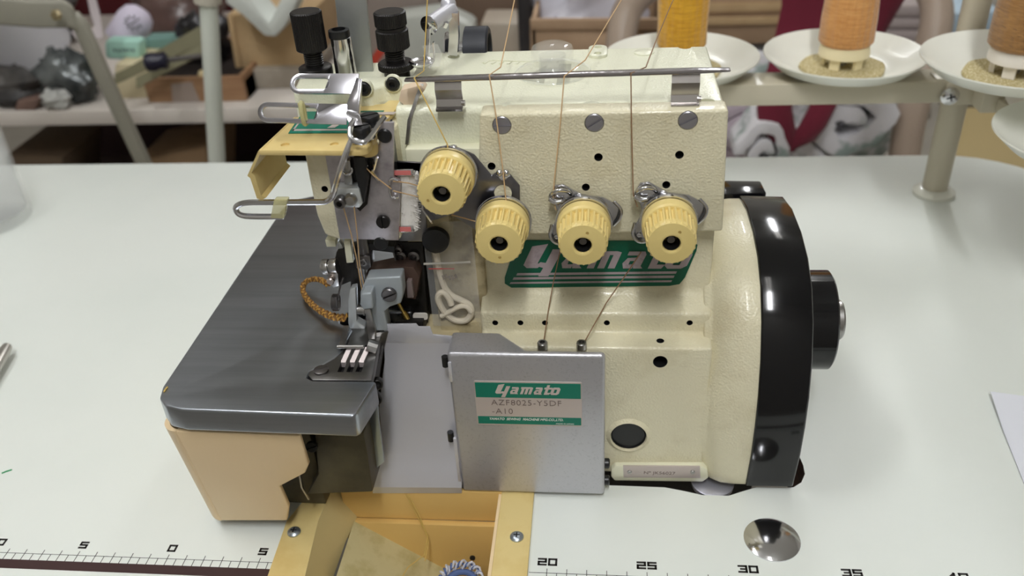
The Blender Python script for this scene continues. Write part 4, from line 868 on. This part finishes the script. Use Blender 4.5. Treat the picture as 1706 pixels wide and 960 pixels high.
for i, c in enumerate(DC[:3]):
    put('foam_disc', B().lathe((c[0], c[1], c[2]+.36), (0,0,1), [(3.3, 0), (3.35, .12), (3.3, .3), (.5, .32)], 48, wob=lambda k, h: 1+.02*math.sin(k*5.3)), foam_m, label='round khaki foam disc under the %s cone' % ('golden', 'orange', 'brown')[i], cat='foam disc', group='foam discs')
def cone(c, m, label, r0, r1, base_m):
    t = empty('thread_cone', (c[0], c[1], c[2]+.7), label, 'thread cone', 'thread cones on the stand'); z = c[2]+.7
    b = B(); b.lathe((c[0], c[1], z+.75), (0,0,1), [(1.7, 0), (1.98, .12), (2.0, .3), (1.9, 1.0), (1.6, 1.3)], 40)
    for k in range(5): a = 2*math.pi*k/5+.3; b.obox((c[0]+1.5*math.cos(a), c[1]+1.5*math.sin(a), z+.4), (-math.sin(a)*.4, math.cos(a)*.4, 0), (math.cos(a)*.15, math.sin(a)*.15, 0), (0, 0, .4))
    put('spool_base', b, base_m, t)
    put('yarn_winding', B().lathe((c[0], c[1], z+1.8), (0,0,1), [(r0*.9, 0), (r0, .25), (r0*1.0, 2), (r0+(r1-r0)*.45, 5.5), (r1, 9), (r1*.8, 9.3)], 56, wob=lambda k, h: 1+.006*math.sin(k*2.7+h*3)), m, t, angle=60)
cone(DC[0], gold_y, 'golden yellow thread cone on the left dish', 2.0, 2.3, ivory)
cone(DC[1], orange_y, 'orange thread cone on the middle dish with ivory base', 2.12, 1.7, ivory)
cone(DC[2], brown_y, 'brown thread cone on the right dish with white base', 2.2, 1.8, white_pl)

# ================================================================== SMALL THINGS ON THE TABLE
b = B(); b.add([Zp(1650, 653, .35)]+[Zp(u, v, z) for u, v, z in ((1760, 668, .1), (1850, 940, .04), (1760, 900, .04), (1706, 806, .05), (1672, 720, .12))], [(0,1,2,3,4,5)])
b2 = B(); b2.loft([[p for p in b.v], [p+Vector((0,0,.03)) for p in b.v]]); pp = put('paper_sheet', b2, mat('white paper', rgb(226, 228, 236), .8), label='white paper sheet lying at the right end of table', cat='paper')
# drinking glass at left edge
b = B(); b.lathe((-33.0, 37.6, 0), (0,0,1), [(3.3, 0), (3.55, .2), (3.6, .6), (3.6, 10), (3.5, 10.1), (3.4, 10), (3.3, 1.0), (.05, .8)], 56); b.lathe((-33.0, 37.6, 1.02), (0,0,1), [(3.28, 0), (3.3, 5), (.02, 5.02)], 40); gl = put('drinking_glass', b, glass, label='clear plastic tumbler at the left edge of table', cat='cup')
b = B(); a = Zp(-30, 650, .8); c = Zp(12, 578, .8); b.tube([a, a.lerp(c, .5), a.lerp(c, .85), c, c+(c-a).normalized()*.2], [.42, .42, .42, .34, .1], 14); mb = put('steel_tool', b, mat('dull steel tool', (.5, .48, .44, 1), .35, .9), label='end of a dull steel bar at left table edge', cat='tool')
put('green_mark', B().tube([Zp(3, 789, .01), Zp(10, 786, .02), Zp(20, 783, .01)], .05, 6), mat('green ink mark', rgb(30, 150, 90), .5), table)

# ================================================================== BACKGROUND LEFT: storage bench with clutter
BYF = 95; ZB = Yp(250, 183, BYF).z; ZL = Yp(250, 207, BYF).z
bench = empty('storage_bench', (-40, 120, -75), 'cluttered white topped storage bench behind the sewing table', 'bench')
put('bench_top', B().box(-95, 22, BYF, 150, ZL, ZB), mat('bench laminate', rgb(216, 208, 200), .5), bench, bevel=.2)
put('lower_shelf', B().box(-95, 22, BYF+3, 150, -45, -43), mat('dark shelf', rgb(60, 44, 40), .7), bench)
put('bench_back', B().box(-95, 22, 149, 151, -75, ZL), mat('dark back panel', rgb(44, 22, 24), .8), bench)
for x in (-93, 18): put('leg', B().box(x, x+4, BYF+2, BYF+6, -75, ZL), stand_m, bench)
put('maroon_curtain', B().prism([(-95, 160)]+[(-95+i*2.2, 158+1.2*math.sin(i*1.3)) for i in range(56)]+[(28, 162), (-95, 162)], 'z', -75, 40), mat('dark red curtain', rgb(84, 22, 26), .85), label='dark red curtain hanging behind the storage bench', cat='curtain', at=(0,0,0))
def bgb(name, px, y, d, m, label, cat, bevel=.3, group=None):
    b = B(); ypoly(b, px, y, d); fl = -43 if 'lower shelf' in label else ZB if y < 120 or 'carton behind the knurled' in label or 'putty' in label else -75
    if fl > -75: b.v = [Vector((p.x, p.y, max(p.z, fl))) for p in b.v]
    return put(name, b, m, bevel=bevel, label=label, cat=cat, group=group)
def onbench(u, v): return Zp(u, v, ZB)
# wooden drawer with things in it
q = onbench(262, 200); 
dr = empty('wooden_drawer', (Yp(330, 198, BYF+3).x, BYF+3, ZB), 'brown wooden drawer box of small tools on the bench', 'drawer box')
woodm = mat('drawer wood', rgb(174, 138, 104), .55, vary=(8, rgb(146, 108, 78), .35, .65, (1, 8, 8)))
xa, za = yz(256, 198, BYF+3); xb, zt = yz(402, 128, BYF+3); za = ZB
put('front_panel', B().box(xa, xb, BYF+3, BYF+4, za, zt), woodm, dr, bevel=.1)
put('side_panel', B().box(xa, xa+.8, BYF+4, BYF+24, za, zt), woodm, dr); put('side_panel', B().box(xb-.8, xb, BYF+4, BYF+24, za, zt), woodm, dr)
put('bottom_panel', B().box(xa, xb, BYF+4, BYF+24, za, za+3), mat('dark drawer inside', rgb(40, 32, 30), .7), dr); put('rear_panel', B().box(xa, xb, BYF+23, BYF+24, za, zt), woodm, dr)
put('label_film', B().add([Yp(u, v, BYF+2.9) for u, v in ((285, 140), (320, 136), (346, 200), (290, 203))], [(0,1,2,3)]), mat('pale film', rgb(206, 196, 190), .3, alpha=.5), dr)
bgb('yellow_box', [(190, 182), (268, 182), (262, 110), (192, 106)], BYF+5, 14, mat('cream card', rgb(206, 194, 160), .7), 'low cream carton under the mint green box', 'box')
bgb('mint_box', [(173, 100), (234, 103), (233, 68), (172, 67)], BYF+8, 3, mat('mint plastic', rgb(172, 216, 202), .45), 'mint green box with a small printed mark', 'box', .8)
mk = bpy.data.objects['mint_box']; p = Yp(206, 84, BYF+7.95); mb_ = B(); [mb_.box(p.x-1.7+.62*k, p.x-1.3+.62*k, p.y-.02, p.y, p.z-.15-.1*(k % 2), p.z+.2+.1*(k % 3 == 0)) for k in range(6)]; put('printed_mark', mb_, mat('mint mark', rgb(90, 110, 110), .6), mk)
bgb('teal_box', [(235, 92), (300, 88), (303, 64), (236, 66)], BYF+13, 4, mat('dusty teal', rgb(112, 146, 138), .6), 'dusty teal box right of the mint box', 'box')
# white cup lying tilted with dark print
c0 = Yp(203, 70, BYF+16); c1 = Yp(234, 20, BYF+18); ax = (c1-c0)
cup = put('lilac_cup', B().lathe(c0, ax, [(2.9, 0), (3.0, .3), (2.9, ax.length*.7), (2.4, ax.length*.95), (1.4, ax.length*1.08), (.1, ax.length*1.12)], 32), mat('lilac white plastic', rgb(216, 208, 226), .5), label='white rounded cup with dark wreath logo, tilted', cat='cup')
b = B(); cc = Yp(222, 38, BYF+13.6)
for k in range(9): a = math.pi*(.1+.8*k/8)*2; b.obox(cc+Vector((1.25*math.cos(a), 0, .95*math.sin(a))), (.28*math.cos(a), 0, .28*math.sin(a)), (0, .1, 0), (-.1*math.sin(a), 0, .1*math.cos(a)))
b.tube([cc+Vector((-.6, 0, -.3)), cc+Vector((.6, 0, .3))], .12, 6); put('cap_logo', b, mat('dark logo', rgb(64, 58, 74), .6), cup)
# screwdriver
b = B(); a, c = Yp(240, 105, BYF-5), Yp(280, 100, BYF-4); 
sd_ = empty('screwdriver', a, 'dark handled screwdriver lying across the drawer rim', 'screwdriver')
put('handle', B().lathe(a, c-a, [(.6, 0), (1.2, .3), (1.35, 1.4), (1.1, 2.2), (1.25, 3), (.8, (c-a).length)], 20), mat('navy plastic', rgb(28, 26, 46), .35), sd_); put('shaft', B().cyl(c, Yp(335, 93, BYF-3), .35, n=10), steel_dk, sd_)
# olive strips
strm = mat('olive metal strip', rgb(128, 124, 98), .45, .3)
for i, (p, q, yy) in enumerate((((192, 132), (350, 58), BYF-.5), ((228, 138), (352, 74), BYF-2), ((206, 126), (345, 46), BYF+.8))):
    b = B(); b.strip([Yp(*p, yy), Yp(*q, yy+3.6)], (0, .5, 1), 1.5, .4); put('metal_strip', b, strm, label=('long olive metal strip across the drawer, middle one', 'long olive metal strip across the drawer, nearest one', 'long olive metal strip across the drawer, farthest one')[i], cat='strip', group='olive strips over the drawer')
# crumpled grey film and clutter at left
def crumple(name, u, v, y, sx, sy, sz, m, label, cat, seed, n=14, amp=.35, on=None):
    rnd_ = random.Random(seed); c = Yp(u, v, y); b = B(); rings = []
    if on is not None: c.z = on+sz*.85
    ph = [rnd_.uniform(0, 6.3) for _ in range(8)]
    for k in range(1, n):
        a = math.pi*k/n; ring = []
        for i in range(n*2):
            t = 2*math.pi*i/(n*2); rr = 1+amp*(math.sin(3*t+ph[0]+2*a)*.35+math.sin(5*t+ph[1]-3*a)*.3+math.sin(8*a+ph[2]+t)*.25+rnd_.uniform(-.3, .3))
            ring.append(c+Vector((math.sin(a)*math.cos(t)*sx*rr, math.sin(a)*math.sin(t)*sy*rr, -math.cos(a)*sz*rr)))
        rings.append(ring)
    b.loft(rings)
    if on is not None: b.v = [Vector((p.x, p.y, max(p.z, on+.02))) for p in b.v]
    return put(name, b, m, label=label, cat=cat, angle=50)
gfilm = mat('grey crumpled film', rgb(118, 122, 122), .25, .3, vary=(12, rgb(52, 56, 58), .4, .6, (1, 1, 1)))
dfilm = mat('dark crumpled cloth', rgb(92, 88, 84), .5, .1, vary=(10, rgb(50, 48, 48), .4, .6, (1, 1, 1)))
crumple('crumpled_film', 112, 128, BYF+5, 5, 3.6, 4.2, gfilm, 'crumpled grey plastic film beside the metal frame leg', 'plastic film', 3, on=ZB)
crumple('cloth_heap', 12, 145, BYF+4.5, 7, 3.6, 3, dfilm, 'dark grey cloth heap at the left end of bench', 'cloth', 5, on=ZB)
crumple('cloth_heap', 60, 70, BYF+37, 10, 6, 9, dfilm, 'brownish dark cloth heap behind the grey tub', 'cloth', 8, on=ZB)
crumple('white_film', 90, 150, BYF+2, 2.6, 2, 1.6, mat('white film', rgb(190, 190, 186), .3), 'small white crumpled wrapper in front of grey film', 'wrapper', 9, on=ZB)
bgb('tan_block', [(22, 185), (58, 186), (66, 166), (28, 168)], BYF+.5, 3, mat('brown pad', rgb(120, 96, 86), .8), 'small brown pad at front edge of bench', 'pad')
# grey tub, tilted
c = Yp(30, 85, BYF+16); axv = Vector((-.35, -.35, .85)); 
tb_ = B().lathe(c-axv*4, axv, [(7.5, 0), (8.4, 1), (9.4, 11), (9.9, 12), (9.6, 12.1), (8.9, 11), (7.9, 1.5), (.2, 1.2)], 48); tb_.v = [Vector((p.x, p.y, max(p.z, ZB+.02))) for p in tb_.v]
put('grey_tub', tb_, mat('grey tub plastic', rgb(196, 195, 198), .4), label='grey plastic tub tilted on the bench at left', cat='tub')
b = B(); b.loft([[Yp(140, -30, BYF+4), Yp(152, -30, BYF+4), Yp(152, -30, BYF+5), Yp(140, -30, BYF+5)], [Yp(150, 20, BYF+4), Yp(166, 20, BYF+4), Yp(166, 20, BYF+5), Yp(150, 20, BYF+5)], [Yp(158, 45, BYF+3), Yp(172, 62, BYF+3), Yp(172, 62, BYF+4), Yp(158, 45, BYF+4)], [Yp(118, 52, BYF+1), Yp(133, 72, BYF+1), Yp(133, 72, BYF+2), Yp(118, 52, BYF+2)]])
put('plastic_sheet', b, mat('white sheeting', rgb(206, 196, 198), .4), label='white plastic sheeting hanging behind the bent metal frame', cat='sheeting')
crumple('brown_bag', 290, 30, BYF+36, 9, 5, 6, mat('brown film bag', rgb(106, 84, 78), .25, vary=(8, rgb(70, 52, 50), .4, .6, (1, 1, 1))), 'brown plastic bag behind the white cup', 'bag', 12)
crumple('tool_pile', 340, 65, BYF+15, 4.2, 4, 4, mat('dark tool metal', rgb(42, 40, 42), .35, .4), 'pile of dark tools in the wooden drawer', 'tools', 14)
b = B(); b.sphere(Yp(338, 124, BYF+4), .75, 12); put('small_ball', b, mat('cream bead', rgb(226, 206, 160), .5), label='small cream ball in the drawer by white pole', cat='ball')
# bent metal frame in front of the bench: rail and slanted leg
fr_ = empty('bent_metal_frame', Yp(240, 270, 78), 'grey metal frame with slanted leg in front of bench', 'frame'); frm = mat('greenish grey enamel', rgb(150, 147, 134), .45)
b = B(); b.strip([Yp(-60, 12, 74), Yp(60, 22, 75), Yp(112, 22, 76), Yp(130, 34, 76.5)], (0, 0, 1), 3.4, 1.6); put('rail', b, frm, fr_, bevel=.4, seg=3)
lg = [Yp(116, 22, 76.5), Yp(136, 45, 76.5), Yp(165, 110, 76.7), Yp(262, 320, 77)]
b = B(); b.strip(lg, (1, 0, .3), 1.9, 1.5); put('leg', b, frm, fr_, bevel=.4)
p = Yp(95, 25, 73.5); put('bolt', B().lathe(p, (0,-1,.3), [(.7, 0), (.7, .3), (.4, .5)], 6), mat('brass bolt', (.4, .33, .2, 1), .4, .9), fr_)
# white pole with cap
p = Yp(363, 300, 68); t_ = Yp(345, -40, 68); b = B(); b.cyl(p+(p-t_)*2.1, t_, 1.02, n=20); wpo = put('white_pole', b, mat('pale pole enamel', rgb(206, 210, 200), .4), label='thin white pole standing in front of wooden drawer', cat='pole')
put('pole_collar', B().cyl(Yp(346, 4, 68), Yp(345, -10, 68), 1.5, n=20), mat('pole cap', rgb(186, 180, 166), .5), wpo)
# cardboard boxes on the bench behind the head
b = B(); ypoly(b, [(392, 113), (470, 112), (520, 112), (520, 20), (378, 25)], BYF+10, 16); ypoly(b, [(380, 25), (386, 22), (402, 113), (396, 114)], BYF+9.6, .4); bx = put('cardboard_box', b, cardboard, bevel=.1, label='open tan cardboard box stacked on grey carton behind knobs', cat='box', group=None)
bgb('grey_carton', [(418, 192), (520, 192), (520, 116), (413, 116)], BYF+8, 18, greybox, 'worn grey carton under the tan cardboard box', 'carton')
b = B(); 
for pl_ in ([(372, -30), (376, 6), (404, 26), (440, 60), (458, 62), (474, 44), (512, -30), (482, -30), (448, 38), (432, 20), (400, -30)],): ypoly(b, pl_, BYF+4, 6)
put('foam_corner', b, mat('white foam', rgb(210, 214, 208), .7), bevel=.35, label='white foam packing corner above the cardboard box', cat='foam')
b = B(); ypoly(b, [(490, 200), (555, 200), (556, -30), (475, -30)], BYF+27, 10); b.v = [Vector((p.x, p.y, max(p.z, ZB))) for p in b.v]; put('white_cabinet', b, mat('off white panel', rgb(186, 182, 168), .5), bevel=.5, label='tall off white panel behind the left black knob', cat='cabinet')
bgb('brown_case', [(612, 200), (735, 200), (735, -40), (612, -40)], BYF+12, 10, mat('grey brown panel', rgb(140, 128, 120), .5), 'grey brown case behind the taller black knob', 'case', .6)
bgb('white_case', [(640, 190), (780, 190), (790, 45), (735, 20), (650, 30)], BYF+5, 6, mat('pale grey shell', rgb(178, 180, 172), .4), 'pale grey plastic case behind the chrome tube', 'case', 1.0)
b = B(); b.strip([Yp(618, 108, BYF+2), Yp(638, 80, BYF+2)], (0, 1, 0), 1.2, 1.2); put('red_stick', b, mat('red plastic', rgb(186, 66, 50), .5), label='short red plastic stick between knobs and grey lever', cat='stick')
bgb('cream_case', [(805, 120), (868, 120), (868, 48), (862, 38), (800, 38)], BYF+14, 8, mat('putty plastic', rgb(178, 166, 150), .45), 'putty coloured case behind the arm, left of dark gap', 'case', 1.2)
bgb('brown_carton', [(760, 110), (878, 110), (878, -40), (745, -40)], BYF+30, 6, mat('brown case', rgb(120, 100, 84), .6), 'brown carton behind the knurled wheel', 'carton', .6)
bgb('dark_gap_strip', [(866, 110), (892, 110), (884, -40), (858, -40)], BYF+10, 4, mat('dark gap shade', rgb(58, 56, 58), .4, .4), 'dark strip for the shaded gap left of the large cardboard box', 'dark strip', .5)  # dark strip put in for the shaded gap between the boxes
b = B(); ypoly(b, [(885, 160), (1110, 160), (1112, 32), (883, 33)], BYF+3, 1); ypoly(b, [(883, 33), (1112, 32), (1112, 50), (884, 50)], BYF+2.6, .5); lx0 = yz(885, 33, BYF+3); lx1 = yz(1112, 32, BYF+3); b.box(lx0[0], lx0[0]+.6, BYF+3, BYF+28, ZB, lx0[1]); b.box(lx1[0]-.6, lx1[0], BYF+3, BYF+28, ZB, lx1[1]); b.box(lx0[0], lx1[0], BYF+27, BYF+28, ZB, lx0[1]+2)
put('cardboard_box', b, cardboard2, bevel=.08, label='large cardboard box behind the arm holding pale bags', cat='box')
crumple('pale_bags', 985, 10, BYF+15, 8.5, 7, 6, mat('pale lilac film', rgb(206, 204, 214), .25, bump=(30, .6, 'noise')), 'pale lilac plastic bags in the large cardboard box', 'bags', 21)
# second cardboard box further right, on a crate
bx2 = empty('open_carton', Yp(1250, 75, BYF+22), 'brown cardboard carton behind the golden thread cone', 'carton')
b = B(); ypoly(b, [(1110, 75), (1335, 72), (1345, -40), (1120, -40)], BYF+22, 14); put('carton_wall', b, cardboard2, bx2, bevel=.2)
b = B(); ypoly(b, [(1180, 22), (1320, 18), (1322, 4), (1182, 6)], BYF+21.4, .6); ypoly(b, [(1110, 44), (1328, 40), (1330, 28), (1110, 30)], BYF+21.2, .7); put('carton_flap', b, cardboard, bx2, bevel=.1)
b = B(); ypoly(b, [(1105, 340), (1300, 340), (1340, 76), (1110, 76)], BYF+24, 30); put('support_crate', b, mat('whitish crate', rgb(176, 178, 176), .6, vary=(9, rgb(150, 160, 175), .45, .6, (1, 1, 4))), bevel=.4, label='pale crate carrying the brown carton behind dishes', cat='crate')

# ================================================================== BACKGROUND RIGHT: chair with bundle
cr = empty('metal_chair', (45, 92, -75), 'beige tube framed chair behind the spool stand', 'chair'); chm = mat('beige tube enamel', rgb(176, 158, 142), .4)
b = B(); b.tube([Yp(1500, 330, 84), Yp(1508, 240, 84), Yp(1525, 160, 84), Yp(1545, 95, 86), Yp(1562, 40, 88), Yp(1560, 0, 90), Yp(1540, -35, 91), Yp(1480, -60, 91), Yp(1150, -60, 91), Yp(1080, -25, 90), Yp(1045, 12, 90), Yp(1034, 60, 88), Yp(1030, 130, 86)], 2.0, 16, smooth=2); put('back_frame', b, chm, cr)
b = B(); lf = Yp(1500, 330, 84); b.cyl(lf, (lf.x, 84, -75), 2.0, n=16); put('leg', b, chm, cr)
lf2 = Yp(1030, 130, 86); put('leg', B().cyl(lf2, (lf2.x, 86, -75), 2.0, n=16), chm, cr)
put('seat', B().box(lf2.x+1, lf.x-1, 74, 110, -34, -31), mat('chair seat', rgb(130, 120, 110), .6), cr, bevel=.8)
# rolled patterned blanket bundle: spiral of thick layers seen end-on
pat = mat('pale patterned fleece', rgb(222, 220, 224), .9, vary=(16, rgb(150, 164, 160), .5, .58, (1, 1, 1)), bump=(60, .5, 'noise'))
pat2 = mat('pinkish patterned fleece', rgb(200, 186, 196), .9, vary=(6, rgb(160, 120, 140), .5, .62, (1, 1, 1)))
def roll(name, u, v, y, r, depth, turns, m, label, sx=1, sz=1, th=1.5):
    c = Yp(u, v, y); b = B(); n = int(turns*26); inner = []; outer = []
    for i in range(n+1):
        a = 2*math.pi*turns*i/n; rr = r*(.14+.86*i/n)*(1+.1*math.sin(3*a+r)+.05*math.sin(7*a)); inner.append((c.x+sx*(rr-th*.42)*math.cos(a), c.z+sz*(rr-th*.42)*math.sin(a))); outer.append((c.x+sx*(rr+th*.42)*math.cos(a), c.z+sz*(rr+th*.42)*math.sin(a)))
    rings = [[(o[0], y, o[1]), (i_[0], y, i_[1]), (i_[0], y+depth, i_[1]), (o[0], y+depth, o[1])] for o, i_ in zip(outer, inner)]
    b.loft(rings); return put(name, b, m, bevel=.25, label=label, cat='blanket roll', angle=50, group=None)
roll('blanket_roll', 1408, 208, 82, 6.6, 8, 1.7, pat, 'rolled pale patterned blanket at right, under the maroon cloth', 1.08, .85, 3.3)
roll('blanket_roll', 1246, 220, 82, 5.2, 8, 1.7, pat2, 'smaller pinkish blanket roll at left, beside machine', 1, 1, 2.6)
roll('blanket_roll', 1275, 258, 74, 3.2, 6, 1.5, pat, 'tight small blanket roll in front near table edge', 1, 1.2, 1.5)
crumple('blanket_fold', 1320, 185, 102, 17, 8, 9, pat, 'folded pale patterned blanket behind the rolls', 'blanket', 31, amp=.18)
# maroon garment: draped over the back, hanging as a loop with an opening
def ribbon(b, pts, w, th):
    rings = []
    for (u, v, y), ww in zip(pts, w): c = Yp(u, v, y); rings.append([c+Vector((math.cos(a)*ww, math.sin(a)*th, 0)) for a in [2*math.pi*k/12 for k in range(12)]])
    b.loft(rings)
mg = B()
ribbon(mg, [(1392, -50, 81), (1376, 10, 81), (1350, 60, 80), (1322, 110, 78), (1298, 150, 76.5), (1290, 180, 75.5), (1294, 210, 75), (1308, 236, 75), (1318, 250, 75.2)], [6.0, 5.2, 4.2, 3.0, 2.3, 2.1, 2.2, 1.7, .6], .7)
ribbon(mg, [(1436, -50, 81), (1432, 10, 81), (1416, 60, 80), (1398, 110, 78), (1380, 150, 76.5), (1370, 180, 75.5), (1354, 210, 75), (1334, 234, 75), (1316, 248, 75.1)], [6.0, 4.8, 3.4, 2.1, 1.7, 1.6, 1.7, 1.8, .6], .7)
ribbon(mg, [(1480, -50, 81), (1464, 0, 81), (1444, 60, 80), (1420, 100, 79)], [5, 3, 2, 1], .6)
put('maroon_garment', mg, cloth_m, label='maroon cloth draped down over the blanket rolls', cat='garment', angle=60)
# cardboard sheet on floor at right, paper stack, bluish bin
b = B(); b.prism([(zx(*q, -74))[:2] for q in ((1530, 330), (1640, 110), (1800, 60), (1990, 300), (1900, 500), (1560, 500))], 'z', -75, -74); put('cardboard_sheet', b, mat('floor cardboard', rgb(186, 166, 120), .75), label='large flat cardboard sheet on floor at right', cat='cardboard', at=(100, 150, -75))
for i, (v0, v1, c3) in enumerate(((8, 30, 'top'), (30, 50, 'middle'), (50, 72, 'bottom'))):
    bgb('folded_cloth', [(1462+i*2, v1), (1545, v1), (1545, v0), (1464+i*2, v0)], 125, 14, mat('folded grey cloth', rgb(172, 160, 158), .85), '%s folded grey cloth in stack by chair back' % c3, 'cloth', .8, 'folded cloth stack')
bgb('cloth_rack', [(1440, 200), (1552, 200), (1552, 72), (1440, 72)], 124, 16, mat('grey rack box', rgb(138, 130, 122), .7), 'grey carton carrying the folded grey cloths', 'carton')
bgb('blue_bin', [(1575, 60), (1680, 60), (1672, 18), (1580, 20)], 150, 12, mat('pale blue plastic', rgb(176, 196, 212), .5), 'pale blue bin behind the stand pole', 'bin', 1)
bgb('bin_stand', [(1570, 180), (1690, 180), (1682, 60), (1574, 60)], 150, 12, mat('dark grey cabinet', rgb(96, 94, 92), .6), 'dark grey cabinet under the pale blue bin', 'cabinet', .4)
# clutter under the bench
bgb('shelf_carton', [(230, 330), (345, 330), (345, 245), (222, 270)], BYF+8, 14, mat('shaded carton', rgb(150, 122, 92), .8), 'brown carton on lower shelf, left of white pole', 'carton')
crumple('film_bundle', 185, 255, BYF+8, 6, 6, 8, mat('dusty clear film', rgb(140, 132, 136), .3, vary=(7, rgb(60, 54, 56), .4, .6, (1, 1, 1))), 'dusty film bundle on lower shelf by frame leg', 'plastic film', 41, on=-43)
bgb('shelf_box', [(10, 330), (105, 330), (105, 262), (10, 258)], BYF+8, 14, mat('dim brown box', rgb(110, 92, 74), .8), 'low brown box at left of lower shelf', 'box')
crumple('cloth_bag', 385, 250, BYF+8, 2.6, 3, 4, mat('grey bag cloth', rgb(120, 116, 120), .7), 'small grey bag on lower shelf right of white pole', 'bag', 44, on=-43)

# ================================================================== CAMERA AND VIEW
cd = bpy.data.cameras.new('camera'); co = bpy.data.objects.new('camera', cd); COL.objects.link(co)
cd.sensor_width = 36; cd.sensor_fit = 'HORIZONTAL'; cd.lens = F/1706*36; cd.clip_start = .01; cd.clip_end = 50
co.matrix_world = Matrix.Translation(CAM*S) @ RM.to_4x4()
cd.dof.use_dof = True; cd.dof.focus_distance = .44; cd.dof.aperture_fstop = 9
sc = bpy.context.scene; sc.camera = co
sc.view_settings.view_transform = 'Standard'; sc.view_settings.look = 'None'; sc.view_settings.exposure = .06; sc.view_settings.gamma = 1
sc.view_settings.use_curve_mapping = False
